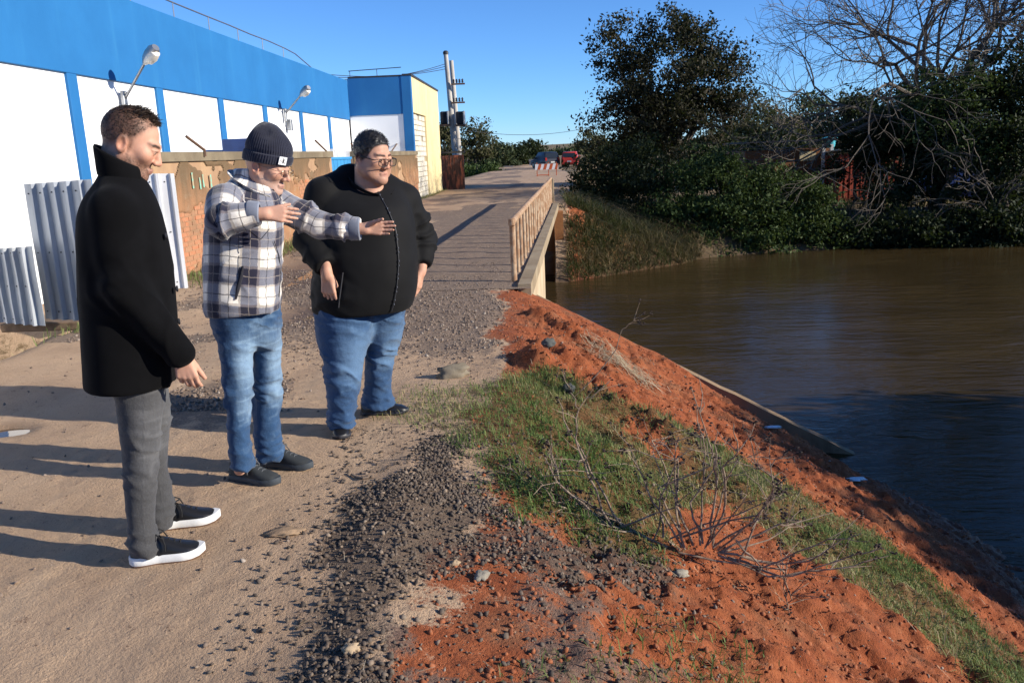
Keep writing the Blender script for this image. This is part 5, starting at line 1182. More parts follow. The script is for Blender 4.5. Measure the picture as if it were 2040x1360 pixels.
# coat
L1 = f1.levels([(205, 280, 345, .07), (180, 298, 368, .13), (160, 310, 392, .19), (148, 322, 425, .225), (146, 334, 480, .235), (151, 348, 560, .232), (157, 355, 640, .235), (160, 354, 700, .24), (162, 350, 745, .245), (162, 346, 800, .25)])
tz1 = P1(230, 790, -.22)[2]; coat_t = f1.loft(L1, tz1, L1[-1, 0]+.05, 2.4, .012)
slv = [sh1+np.array([0, 0, .0]), sh1+(el1-sh1)*.5, el1, wr1+hd1*.03]
def coat_f(P):
    d = coat_t(P); nb = P1(238, 372, .0); d = smin(d, rc(P, nb+(0, 0, .0), sh1+(0, 0, .01), .075, .07), .04); d = smin(d, chain(P, slv, [.082, .078, .073, .056], .03), .03)
    o = sh1+2*((f1.c-sh1)@f1.v)*f1.v; return smin(d, chain(P, [o, o+np.array([.02, 0, -.3]), o+np.array([.12, -.02, -.52])], [.085, .078, .06], .03), .03)
def coat_d(V):
    z = V[:, 2]; return .006*fbm(V*np.array([4, 4, 2.2]), 3)+.012*(crease(V+.05*np.stack([fbm(V*4, 2)]*3, 1), (5, 5, 1.6), 3.)-.2)*sstep(1.4, .9, z)+.006*(ridge(V, (7, 7, 12), 8.)-.3)*np.exp(-((np.linalg.norm(V-el1, axis=1))/.13)**2)
garment(f1, 'coat', coat_f, V.min(0)*0+np.array([-2.05, 2.85, tz1-.04]), np.array([-1.25, 3.75, L1[-1, 0]+.1]), .0095, M_WOOL, man1, coat_d)
# stand up collar: sheet wrapped round the neck, open in front
def collar(fig, name, mat, parent, cb, cf, rb, hb, hf, ax_f, open_=.35, thick=.014, flare=.0, n=40, rl=None):
    """cb/cf: centre points low at the back and front; ring around the neck"""
    ax_f = np.array([ax_f[0], ax_f[1], 0.]); ax_f /= np.linalg.norm(ax_f); si = np.array([ax_f[1], -ax_f[0], 0]); c = (cb+cf)/2; a = np.linalg.norm((cf-cb)[:2])/2; bq = rl or rb; V = []
    for th in np.linspace(open_, 2*math.pi-open_, n):
        co, sn = math.cos(th), math.sin(th); w_ = (1-co)/2; base = np.array([c[0], c[1], cf[2]*(1-w_)+cb[2]*w_])+ax_f*a*co+si*bq*sn; hgt = hf*(1-w_)+hb*w_; out = ax_f*co+si*sn
        for t, o in ((0, 0), (.5, -.004), (1, flare), (1.02, flare-thick), (.5, -thick-.004), (0, -thick)): V.append(base+np.array([0, 0, hgt*t])+out*(o+thick*.5))
    F = [[i*6+j, (i+1)*6+j, (i+1)*6+(j+1) % 6, i*6+(j+1) % 6] for i in range(n-1) for j in range(6)]+[list(range(6)), [(n-1)*6+j for j in range(6)][::-1]]
    o = mesh(name, np.array(V), F, mat, parent, True); md = o.modifiers.new('sub', 'SUBSURF'); md.levels = md.render_levels = 1; return o
collar(f1, 'collar', M_WOOL, man1, P1(196, 350), P1(296, 388), .105, .122, .105, f1.f, .42, .014, .0, rl=.100)
for k, (px, py) in enumerate([(336, 470), (358, 575), (362, 640)]):
    B().lathe(P1(px-5, py, -.13), [(.004, -.006), (.012, -.004), (.013, .002), (.009, .004)], 12, np.stack([f1.v, np.array([0, 0, 1.]), f1.e], 1)).obj('coat_button', M_DARK, man1, True)
# trousers
LN = f1.levels([(224, 332, 740, .12), (226, 330, 790, .115), (234, 324, 840, .105), (241, 319, 900, .09), (242, 315, 950, .085), (247, 310, 1010, .08), (252, 311, 1050, .08), (253, 321, 1080, .085), (258, 318, 1105, .085)], -.14, -.08)
LF = f1.levels([(232, 334, 740, .11), (240, 338, 790, .11), (255, 342, 840, .10), (262, 334, 890, .09), (262, 335, 940, .085), (268, 343, 985, .085), (276, 354, 1015, .088), (290, 350, 1050, .08)], .13, .08)
tA, tB = f1.loft(LN, P1(290, 1098, -.14)[2], tz1+.06, 2.2, .012), f1.loft(LF, P1(320, 1045, .13)[2], tz1+.06, 2.2, .012)
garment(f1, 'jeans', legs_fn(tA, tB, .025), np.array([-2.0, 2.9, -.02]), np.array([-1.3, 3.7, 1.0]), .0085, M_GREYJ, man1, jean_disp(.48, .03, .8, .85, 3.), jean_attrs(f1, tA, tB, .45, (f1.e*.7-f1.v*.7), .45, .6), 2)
s_ = f1.pt(257, 1128, -.175)
zg1 = ground_z(-1.6, 3.1)
shoe(man1, G(262, 1131), G(408, 1107), zg1, 1.12, M_LEATH, M_SOLEW, M_GUM, M_LACE, 'black leather sneaker with thick white sole, nearer to the camera', .118, .040)
shoe(man1, G(298, 1062), G(438, 1040), ground_z(-1.6, 3.42), 1.12, M_LEATH, M_SOLEW, M_GUM, M_LACE, 'black leather sneaker with thick white sole, farther foot', .118, .040)

# ================================================================ person in the plaid jacket
f2 = Fig('person', '', (-1.45, 4.02), (.95, -.2)); P2 = f2.pt
man2 = thing('person', 'man in navy knit beanie and plaid jacket pointing with both arms', 'person', (-1.45, 4.02, 0), 'people standing on the road')
R2 = frame(np.array([.90, -.16, -.33])); S2 = 1.06; H2 = P2(533, 330, .0)
shR, elR, wrR = P2(447, 402, -.13), P2(441, 441, -.30), P2(513, 425, -.34)
shL, elL, wrL = P2(556, 408, .14), P2(638, 449, .02), P2(714, 456, -.06)
dR = wrR-elR; dR = np.array([.95, .18, -.10]); dR /= np.linalg.norm(dR); dL = np.array([.97, .1, -.02]); dL /= np.linalg.norm(dL)
def orth(v, d): v = np.asarray(v, float); v = v-d*(v@d); return v/np.linalg.norm(v)
hR = hand_parts(wrR+dR*.03, dR, orth((.1, .9, -.25), dR), orth((.1, .2, 1), dR), .90, (.10, .14, .18, .22), .045, (.40, .9, .2), .2)
hL = hand_parts(wrL+dL*.03, dL, orth((0, -.95, .15), dL), orth((0, -.1, 1), dL), .90, (.10, .09, .12, .16), .05, (.30, .85, .5), .25)
nk2 = H2-.06*f2.f-np.array([0, 0, .21]); pel2 = np.array([f2.c[0]-.02, f2.c[1], .9])
a2n, a2f = P2(478, 935, -.09), P2(535, 905, .085); k2n, k2f = P2(474, 800, -.08), P2(530, 790, .08)
limbs2 = [(nk2, pel2+(0, 0, .3), .06, .09, .05), (pel2+(0, 0, .3), pel2, .09, .06, .05), (nk2-(0, 0, .06), shR, .06, .045, .04), (shR, elR, .042, .034, .03), (elR, wrR+dR*.03, .034, .026, .02), (nk2-(0, 0, .06), shL, .06, .045, .04), (shL, elL, .042, .034, .03), (elL, wrL+dL*.03, .034, .026, .02), (pel2, k2n, .05, .035, .04), (k2n, a2n, .035, .03, .03), (pel2, k2f, .05, .035, .04), (k2f, a2f, .035, .03, .03)]
V, F, cc = body_mesh(f2, [hgroup(H2, R2, S2, .0, 1.05), capgroup(hR), capgroup(hL), capgroup(limbs2)], H2, R2, S2, 0, lambda V, q: skin_cols(V, q, (.53, .30, .21), (.16, .13, .11), stub=((.38, .31, .27), .55)))
mesh('body', V, F, M_SKIN, man2, True, {'col': cc})
# jacket trunk and sleeves
L2 = f2.levels([(468, 528, 352, .06, .06), (446, 545, 366, .11, .05), (428, 554, 382, .15, .02), (414, 562, 405, .18), (407, 565, 446, .20), (405, 565, 508, .205), (403, 562, 554, .205), (405, 560, 600, .205), (409, 558, 640, .205), (411, 556, 665, .2)])
hz2 = P2(480, 634, -.2)[2]; jt = f2.loft(L2, hz2, L2[-1, 0]+.04, 2.5, .012)
def limb_field(pts, rad, off=0., fs=1.):
    pts = [np.array(p, float) for p in pts]; cum = np.concatenate([[0], np.cumsum([np.linalg.norm(pts[i+1]-pts[i]) for i in range(len(pts)-1)])])
    def along(V):
        best = np.full(len(V), 1e9); s = np.zeros(len(V)); th = np.zeros(len(V))
        for i in range(len(pts)-1):
            ab = pts[i+1]-pts[i]; t = np.clip((V-pts[i])@ab/(ab@ab), 0, 1); c = pts[i]+t[:, None]*ab; q = V-c; d = np.linalg.norm(q, axis=1); m_ = d < best; ax = ab/np.linalg.norm(ab)
            x = orth((0, 0, 1) if abs(ax[2]) < .8 else (1, 0, 0), ax); y = np.cross(ax, x); s = np.where(m_, cum[i]+t*np.linalg.norm(ab), s); th = np.where(m_, np.arctan2(q@y, q@x), th); best = np.minimum(best, d)
        return s, th
    dirE = (pts[-1]-pts[-2])/np.linalg.norm(pts[-1]-pts[-2])
    def f(P): return smax(chain(P, pts+[pts[-1]+dirE*.1], rad+[rad[-1]], .03), (P-pts[-1])@dirE, .006)
    def d(V, folds):
        s, th = along(V); u = np.stack([s, np.cos(th)*.05, np.sin(th)*.05], 1)
        w_ = .45+1.5*(crease(u+.03*np.stack([fbm(V*9+off, 2)]*3, 1), (12*fs, 7, 7), off, 2.)-.25); mid = sstep(.04, .12, s)*sstep(cum[-1]-.015, cum[-1]-.08, s)
        return folds*(w_-.45)*mid*1.6+.5*folds*fbm(V*7+off, 3)*mid
    f.along = along; f.disp = d; return f
def jacket_mesh(fig, trunk, arms, folds, lo, hi, h, mat, parent, dfn, k=.035, uv=None):
    def f(P):
        d = trunk(P)
        for a in arms: d = smin(d, a(P), k)
        return d
    def owner(V): return np.argmin(np.stack([trunk(V)]+[a(V)-.012 for a in arms]), 0)
    def disp(V):
        o = owner(V); d = dfn(V)
        for i, a in enumerate(arms): m_ = o == i+1; d[m_] = a.disp(V[m_], folds[i])
        return d
    def at(V, F):
        o = owner(V); an, _ = trunk.ang(V); q = np.stack([an*.215+.03, V[:, 2]+.02*np.sin(an*2)+.055, 0*an], 1)
        for i, a in enumerate(arms):
            m_ = o == i+1; s_, th = a.along(V[m_]); q[m_] = np.stack([th*.08+.02, s_+.03+.06*i, 0*s_], 1)
        return {'puv': q}
    return garment(fig, 'jacket', f, lo, hi, h, mat, parent, disp, at)
def jd(V):
    z = V[:, 2]; return .005*fbm(V*np.array([5, 5, 3.5]), 3)+.009*(crease(V+.03*np.stack([fbm(V*6, 2)]*3, 1), (5, 5, 8), 5.)-.25)*sstep(1.45, 1.2, z)+.008*(ridge(V+.02*np.stack([fbm(V*8, 2)]*3, 1), (9, 9, 9), 2.)-.4)*(np.exp(-(np.linalg.norm(V-shL, axis=1)/.14)**2)+np.exp(-(np.linalg.norm(V-shR, axis=1)/.14)**2))
eR = wrR+dR*.005; eL = wrL+dL*.005
trap = lambda P: np.minimum(rc(P, P2(490, 372, .05), shR, .055, .07), rc(P, P2(505, 378, .05), shL, .05, .068))
jt0 = jt
def jt_(P): return smin(jt0(P), trap(P), .04)
jt_.ang = jt0.ang; jt_.surf = jt0.surf; jt = jt_
armR = limb_field([shR, (shR+elR)/2, elR, elR+(eR-elR)*.5, eR], [.078, .078, .072, .062, .048], 0.); armL = limb_field([shL, (shL+elL)/2, elL, elL+(eL-elL)*.5, eL], [.078, .076, .070, .062, .052], .06, 1.25)
jk = jacket_mesh(f2, jt, [armR, armL], [.008, .009], np.array([-1.8, 3.35, hz2-.03]), np.array([-.8, 4.4, L2[-1, 0]+.1]), .008, M_PLAID, man2, jd)
M_CUFF = cloth('grey_flannel_cuff', (.20, .22, .27), .95, .3, 500., .3)
for e, d in ((eR, dR), (eL, dL)):
    x = orth((0, 0, 1), d); Mx = np.stack([x, np.cross(d, x), d], 1); r0 = .050 if e is eR else .0535
    B().lathe(e-d*.05, [(r0+.001, 0), (r0+.005, .006), (r0+.004, .05), (r0-.002, .056), (r0-.010, .054), (r0-.012, .03)], 26, Mx).obj('cuff', M_CUFF, man2, True)
cl = collar(f2, 'collar', M_PLAID, man2, P2(474, 366, .05), P2(546, 406, -.09), .095, .070, .030, f2.f, .45, .010, .022, rl=.088)
pv = np.array([v.co for v in cl.data.vertices]); a_ = cl.data.attributes.new('puv', 'FLOAT_VECTOR', 'POINT'); a_.data.foreach_set('vector', np.stack([pv[:, 0]*1.2, pv[:, 2]*1.4+pv[:, 1], 0*pv[:, 0]], 1).astype(np.float32).ravel())
# placket, pocket flap, slanted pocket, black undershirt
def on_j(px, py, out=.006):
    lo_, hi_ = -.5, .4
    for _ in range(40):
        m_ = (lo_+hi_)/2
        if jt(P2(px, py, m_)[None])[0] < 0: hi_ = m_
        else: lo_ = m_
    return P2(px, py, lo_-out)
M_SEAM = simple('dark_trim', (.02, .02, .028), .9)
B().tube([on_j(*p, .004) for p in ((484, 530), (480, 552), (474, 575), (470, 596))], [.004, .010, .010, .004], 8).obj('side_pocket', M_SEAM, man2, True)
B().tube([on_j(*p, .002) for p in ((546, 480), (556, 510), (560, 545), (556, 590), (552, 630))], .002, 6).obj('placket_edge', M_SEAM, man2, True)
B().tube([on_j(*p, .001) for p in ((492, 455), (520, 477), (540, 452))], .0014, 6).obj('chest_pocket_flap', M_SEAM, man2, True)
B().tube([on_j(*p, .0) for p in ((476, 462), (476, 520), (476, 580), (474, 630))], .0012, 6).obj('front_seam', M_SEAM, man2, True)
B().lathe(P2(531, 390, -.03), [(.05, -.05), (.055, 0), (.045, .03)], 16).obj('undershirt', M_FLEECE, man2, True)
# beanie
def beanie():
    u = R2[:, 2]; fw = R2[:, 1]; sd = R2[:, 0]; n = 240; V = []; tl = np.array([0, -.10, 1.]); prof = [(0., .0, .094), (.004, .001, .101), (.028, .001, .1035), (.050, .001, .102), (.054, .0, .0965), (.075, -.002, .0985), (.10, -.006, .094), (.125, -.010, .085), (.150, -.014, .071), (.170, -.018, .055), (.186, -.021, .040), (.197, -.023, .024), (.201, -.024, .008)]
    zz = np.linspace(0, 1, 44); pr = np.array(prof); par = np.linspace(0, 1, len(pr)); H_ = np.interp(zz, par, pr[:, 0]); O_ = np.interp(zz, par, pr[:, 1]); Rr = np.interp(zz, par, pr[:, 2])
    for h, o, r in zip(H_, O_, Rr):
        for j in range(n):
            th = 2*math.pi*j/n; rib = .0016*math.cos(th*60)*min(1, r/.06); fold = .006*math.exp(-((h-.15)/.03)**2)*math.sin(th*3+1)+.004*math.sin(th*5+h*30)*sstep(.06, .12, h)
            x = (r*.94+rib+fold)*math.sin(th); y = (r*1.10+rib+fold)*math.cos(th)
            V.append(H2+S2*(sd*x+fw*(y+o-.008)+u*(h*.88+.012+.016*math.cos(th)*(1-h/.2))))
    k = len(H_); i = (np.arange(k-1)[:, None]*n+np.arange(n)[None]).ravel(); j = (np.arange(k-1)[:, None]*n+((np.arange(n)+1) % n)[None]).ravel(); F = np.stack([i, j, j+n, i+n], 1)
    return mesh('beanie', np.array(V), F, cloth('navy_knit', (.014, .016, .032), .95, .4, 600., .2, .5), man2, True)
bn = beanie()
def patch(H, R, S, x, y, z, wv, hv, yaw):
    c = H+R@np.array([x, y, z])*S; o = R@np.array([math.sin(yaw), math.cos(yaw), 0]); sx = R@np.array([math.cos(yaw), -math.sin(yaw), 0]); u = R[:, 2]
    M = np.stack([sx, o, u], 1); pt = B().box(c, (wv, .002, hv), M=M).obj('label_patch', simple('white_woven_label', (.8, .8, .8), .8, .05), bn)
    def bar(a, b, t):
        a = np.array(a); b = np.array(b); d = (b-a)/np.linalg.norm(b-a); p = np.array([-d[1], d[0]])*t/2; Q = [a+p, a-p, b-p, b+p]; V = [c-sx*q[0]+u*q[1]+o*z_ for z_ in (.0012, .0019) for q in Q]
        B().add(V, [[0, 1, 2, 3], [7, 6, 5, 4], [0, 4, 5, 1], [1, 5, 6, 2], [2, 6, 7, 3], [3, 7, 4, 0]]).obj('letter_stroke', M_DARK, pt)
    bar((.001, -.012), (.001, .013), .0045); bar((.002, -.001), (.011, .009), .0035); bar((.003, 0), (.012, -.012), .004); bar((-.011, -.003), (-.005, -.004), .002); bar((-.012, .003), (-.012, -.002), .002); bar((-.011, .003), (-.006, .004), .002)
patch(H2, R2, S2, .052, .092, .052, .042, .038, .50)
# rimless glasses
def clear_glass():
    n = N('spectacle_glass'); t = n.node('ShaderNodeBsdfTransparent'); t.inputs[0].default_value = (.93, .95, .95, 1); g = n.node('ShaderNodeBsdfGlossy'); g.inputs['Roughness'].default_value = .03
    mx = n.node('ShaderNodeMixShader'); mx.inputs[0].default_value = .06; n.t.links.new(t.outputs[0], mx.inputs[1]); n.t.links.new(g.outputs[0], mx.inputs[2]); n.t.links.new(mx.outputs[0], n.out.inputs[0]); return n.m
M_LENSG = clear_glass()
M_FRM = simple('thin_metal_frame', (.25, .22, .18), .3, .1, 10, .05, 50, .001, .9)
def glasses(parent, H, R, S, frm, r, wv, hv, yy, zc, rim=True):
    t = thing('spectacles', '', '', (0, 0, 0)) if False else None
    L = lambda x, y, z: H+R@np.array([x, y, z])*S
    root = None
    for s in (-1, 1):
        pts = [];
        for k in range(20):
            a = 2*math.pi*k/20; ca, sa = math.cos(a), math.sin(a); x = s*.034+wv*math.copysign(abs(ca)**.6, ca); z = zc+hv*math.copysign(abs(sa)**.6, sa); pts.append(L(x, yy-.9*abs(x)**2*3.5, z))
        if rim: o = B().tube(pts+[pts[0], pts[1]], r, 6, False).obj('glasses_rim', frm, parent, True)
        ce = np.mean(pts, 0); dn = R[:, 1]*.0012; V = [p-dn for p in pts]+[p+dn for p in pts]
        B().add(V, [list(range(20)), list(range(20, 40))[::-1]]+[[i, (i+1) % 20, 20+(i+1) % 20, 20+i] for i in range(20)]).obj('glasses_lens', M_LENSG, parent)
        B().tube([L(s*(.034+wv), yy-.016, zc+hv*.6), L(s*.078, yy-.03, zc+hv*.55), L(s*.082, .0, zc+.008), L(s*.080, -.016, zc-.004)], [r, r*1.3, r*1.3, r], 6).obj('glasses_arm', frm, parent, True)
    B().tube([L(-.034+wv, yy-.002, zc+.004), L(0, yy+.004, zc+.008), L(.034-wv, yy-.002, zc+.004)], r, 6).obj('glasses_bridge', frm, parent, True)
glasses(man2, H2, R2, S2, M_FRM, .0010, .024, .014, .113, -.003, True)
# jeans
LN2 = f2.levels([(412, 512, 610, .15), (418, 512, 630, .14), (428, 507, 660, .12), (435, 504, 703, .10), (443, 503, 750, .088), (446, 502, 790, .082), (450, 497, 830, .078), (453, 498, 875, .078), (454, 506, 905, .084), (458, 505, 935, .082)], -.085, -.04)
LF2 = f2.levels([(470, 560, 610, .14), (480, 560, 640, .13), (500, 560, 672, .115), (504, 560, 720, .10), (504, 559, 780, .088), (506, 558, 830, .08), (507, 560, 870, .08), (511, 566, 890, .084), (515, 563, 912, .08)], .085, .04)
t2a, t2b = f2.loft(LN2, P2(480, 932, -.085)[2], hz2+.05, 2.2, .012), f2.loft(LF2, P2(540, 910, .085)[2], hz2+.05, 2.2, .012)
hip2 = f2.loft(f2.levels([(422, 556, 600, .14), (424, 557, 640, .14), (436, 556, 675, .12), (452, 552, 700, .09)]), P2(500, 692, 0)[2], hz2+.05, 2.4, .04)
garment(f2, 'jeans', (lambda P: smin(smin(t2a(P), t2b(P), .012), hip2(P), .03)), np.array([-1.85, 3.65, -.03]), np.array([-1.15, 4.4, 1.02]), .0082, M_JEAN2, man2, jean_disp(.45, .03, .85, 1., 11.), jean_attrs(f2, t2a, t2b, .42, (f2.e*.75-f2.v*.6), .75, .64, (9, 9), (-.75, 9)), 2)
shoe(man2, G(461, 955), G(557, 968), ground_z(-1.5, 3.92), 1.08, M_MESHSH, M_SOLED, M_SOLED, M_LACEG, 'dark grey running shoe, nearer to the camera', .115, .034)
shoe(man2, G(520, 928), G(622, 937), ground_z(-1.4, 4.1), 1.08, M_MESHSH, M_SOLED, M_SOLED, M_LACEG, 'dark grey running shoe, farther foot', .115, .034)

# ================================================================ large person in the black jacket
f3 = Fig('person', '', (-1.1, 4.92), (0, -1)); f3.f = -f3.v*.86+f3.e*.5; P3 = f3.pt
man3 = thing('person', 'large man with black framed glasses, black zip jacket and blue jeans', 'person', (-1.1, 4.92, 0), 'people standing on the road')
hf3 = -f3.v*.72+f3.e*.66; hf3 = np.array([hf3[0], hf3[1], -.24]); R3 = frame(hf3); S3 = 1.15; H3 = P3(743, 312, -.08)
def hair3(V, q, m):
    y, z = q[:, 1], q[:, 2]; hl = np.interp(y, [-.12, -.05, -.015, .0, .03, .05, .075, .09], [-.07, -.06, -.0, -.02, .005, .055, .080, .085]); return sstep(-.008, .006, z-hl)*.95, (.012, .010, .010)
s3R, e3R, w3R = P3(643, 388, -.03), P3(617, 478, -.10), P3(650, 536, -.27)
s3L, e3L, w3L = P3(806, 398, .08), P3(838, 478, .12), P3(840, 532, .02)
d3 = np.array([.05, -.12, -1.]); d3 /= np.linalg.norm(d3); d3l = np.array([-.18, -.35, -1.]); d3l /= np.linalg.norm(d3l)
h3R = hand_parts(w3R+d3*.03, d3, orth((.35, 1, 0), d3), orth((1, -.3, 0), d3), 1.12, (.30, .34, .36, .40), .05, (.45, .9, .35), .3)
h3L = hand_parts(w3L+d3l*.03, d3l, orth((-1, .2, 0), d3l), orth((-.2, -1, 0), d3l), 1.05, (.2, .2, .25, .3), .05, (.4, .9, .3), .3)
nk3 = H3-.05*f3.f-np.array([0, 0, .22]); pel3 = np.array([*f3.c[:2], .85])
k3n, a3n, k3f, a3f = P3(685, 745, -.21), P3(683, 840, -.22), P3(752, 715, .11), P3(750, 800, .115)
limbs3 = [(nk3, pel3+(0, 0, .3), .085, .15, .05), (pel3+(0, 0, .3), pel3, .15, .10, .05), (nk3-(0, 0, .12), s3R-(0, 0, .05), .06, .05, .05), (s3R, e3R, .06, .045, .03), (e3R, w3R+d3*.02, .045, .03, .02), (nk3-(0, 0, .12), s3L-(0, 0, .05), .06, .05, .05), (s3L, e3L, .06, .045, .03), (e3L, w3L+d3l*.02, .045, .03, .02), (pel3, k3n, .08, .05, .04), (k3n, a3n, .05, .04, .03), (pel3, k3f, .08, .05, .04), (k3f, a3f, .05, .04, .03)]
V, F, cc = body_mesh(f3, [hgroup(H3, R3, S3, .9), capgroup(h3R), capgroup(h3L), capgroup(limbs3)], H3, R3, S3, 1., lambda V, q: skin_cols(V, q, (.50, .275, .185), (.035, .024, .018), hairfn=hair3, stub=((.22, .13, .10), .35)))
mesh('body', V, F, M_SKIN, man3, True, {'col': cc})
def hair3_f(P):
    q = ((P-H3)@R3)/S3; y, z, x = q[:, 1], q[:, 2], np.abs(q[:, 0]); hl = np.interp(y, [-.12, -.05, -.015, .0, .03, .05, .075, .09], [-.07, -.06, -.0, -.015, .01, .06, .084, .088])+.10*np.maximum(0, x-.05)*(y > .045)
    d = ell(q, (0, -.017, .032), (.0795, .1000, .0915))+.004*fbm(q*70, 3); return smax(d, (hl-z)*.8, .006)*S3
garment(f3, 'hair', hair3_f, H3-.16, H3+.18, .0045, M_HAIRK, man3, None, lambda V, F: {'var': .5+.4*fbm(V*90, 2)}, 1)
r3 = np.random.default_rng(8)
Pq, uq, qq = on_head(H3+R3@np.array([0, .002, .006]), R3, S3*1.02, 2600, lambda q, x: q[:, 2] > np.interp(q[:, 1], [-.12, -.05, -.015, .0, .03, .05, .075, .09], [-.05, -.04, .01, .01, .035, .07, .086, .092]), r3)
hair_strands('hair_strand', man3, Pq, uq*.5+R3@np.array([.1, .75, .1]), .011+0*qq[:, 2], .0008, M_HAIRK, r3, .3)
L3 = f3.levels([(682, 768, 344, .06, .13), (652, 788, 360, .11, .11), (628, 806, 382, .18, .06), (622, 818, 412, .25, .01), (628, 826, 450, .30), (627, 830, 510, .33), (621, 832, 560, .335), (620, 829, 588, .33), (623, 822, 608, .315), (628, 814, 624, .30), (634, 808, 640, .29)])
hz3 = P3(700, 634, -.3)[2]; j3 = f3.loft(L3, hz3, L3[-1, 0]+.04, 2.35, .015)
def jd3(V):
    z = V[:, 2]; q = V-s3R; dg = V@(f3.e*.5+np.array([0, 0, .86])); w_ = ridge(np.stack([dg, V@f3.e*.4, V@f3.v], 1)+.02*np.stack([fbm(V*6, 2)]*3, 1), (9, 6, 4), 4.)
    lf = sstep(.05, -.28, (V-f3.c)@f3.e); return .006*fbm(V*np.array([4, 4, 3]), 3)+.012*(w_-.5)*lf*sstep(1.35, 1.1, z)+.011*(crease(V+.07*np.stack([fbm(V*4, 2), fbm(V*4+3, 2), fbm(V*3+7, 2)], 1), (2.2, 2.2, 8), 9.)-.2)*sstep(1.0, .78, z)
trap3 = lambda P: np.minimum(rc(P, P3(700, 352, .09), s3R, .07, .095), rc(P, P3(740, 358, .09), s3L, .07, .09))
j30 = j3
def j3_(P): return smin(j30(P), trap3(P), .05)
j3_.ang = j30.ang; j3_.surf = j30.surf; j3 = j3_
a3R = limb_field([s3R, (s3R+e3R)/2, e3R, e3R+(w3R-e3R)*.55, w3R+(0, 0, .01)], [.100, .100, .092, .085, .060], 3.); a3L = limb_field([s3L, (s3L+e3L)/2, e3L, e3L+(w3L-e3L)*.55, w3L+(0, 0, .01)], [.095, .092, .085, .078, .056], 7.)
jacket_mesh(f3, j3, [a3R, a3L], [.012, .011], np.array([-1.65, 4.35, hz3-.04]), np.array([-.55, 5.4, L3[-1, 0]+.1]), .0105, M_FLEECE, man3, jd3, .03)
collar(f3, 'collar', M_FLEECE, man3, P3(712, 352, .13), P3(768, 392, -.14), .115, .060, .012, f3.f, .32, .010, .012, rl=.115)
M_ZIP = simple('zip_metal', (.25, .25, .27), .35, .6, 90, .3, 300, .001, .8)
thz = math.atan2(f3.f@f3.e, -(f3.f@f3.v)); zs = np.linspace(hz3+.02, L3[-1, 0]-.03, 26)
zp = [j3.surf(z, thz+.03*math.sin(z*7)) for z in zs]; B().tube([p+f3.f*.006 for p in zp], .0032, 6).obj('zip', M_DARK, man3, True)
for k, z in enumerate(np.linspace(hz3+.04, L3[-1, 0]-.05, 30)):
    if (k*7) % 3: B().box(j3.surf(z, thz+.03*math.sin(z*7))+f3.f*.011, (.005, .005, .008), rz=.5).obj('zip_tooth', M_ZIP, man3)
B().tube([j3.surf(z, thz-.95+.25*(z-.9))+(-f3.v)*.003 for z in np.linspace(.78, .98, 8)], .004, 6).obj('side_pocket', M_DARK, man3, True)
def ringp(p, d, r):
    x = orth((1, 0, 0), d); y = np.cross(d, x); return [p+(x*math.cos(a)+y*math.sin(a))*r for a in np.linspace(0, 2*math.pi, 15)]
fp = h3R[1+4*2+1]; fp = [h for h in h3R][1+4*2+1]; pr_ = h3R[9]; mid_ = pr_[0]+(pr_[1]-pr_[0])*.5; dd_ = (pr_[1]-pr_[0])/np.linalg.norm(pr_[1]-pr_[0])
B().tube(ringp(mid_, dd_, .0112), .0026, 6, False).obj('finger_ring', M_GALV, man3, True)
glasses(man3, H3, R3, S3, simple('black_acetate', (.010, .010, .012), .6), .0024, .0265, .0185, .116, -.006)
LN3 = f3.levels([(628, 742, 600, .22), (628, 745, 630, .21), (633, 742, 672, .185), (644, 728, 719, .15), (649, 719, 765, .125), (653, 712, 805, .115), (654, 710, 830, .115), (655, 713, 852, .115)], -.19, -.06)
LF3 = f3.levels([(700, 812, 590, .2), (706, 811, 614, .2), (716, 805, 655, .18), (724, 790, 703, .14), (726, 781, 750, .115), (724, 778, 780, .11), (723, 786, 798, .115), (722, 791, 815, .115)], .10, .03)
t3a, t3b = f3.loft(LN3, P3(683, 848, -.19)[2], hz3+.05, 2.2, .012), f3.loft(LF3, P3(750, 808, .10)[2], hz3+.05, 2.2, .012)
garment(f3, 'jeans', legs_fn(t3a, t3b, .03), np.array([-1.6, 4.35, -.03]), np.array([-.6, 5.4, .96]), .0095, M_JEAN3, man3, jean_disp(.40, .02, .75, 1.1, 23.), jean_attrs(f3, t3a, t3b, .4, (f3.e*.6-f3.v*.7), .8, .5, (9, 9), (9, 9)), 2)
nt_ = G(676, 876); shoe(man3, nt_+np.array([-.03, .27, 0]), nt_+np.array([.012, -.02, 0]), ground_z(-1.24, 4.7), 1.15, M_LEATH, M_DARK, M_DARK, M_LACE, 'shiny black shoe pointing at the camera', .105, .022, 0)
tt_ = G(813, 822); shoe(man3, tt_+np.array([-.30, -.02, 0]), tt_, ground_z(-1., 5.1), 1.12, M_LEATH, M_DARK, M_DARK, M_LACE, 'shiny black shoe pointing right', .105, .022, 0)
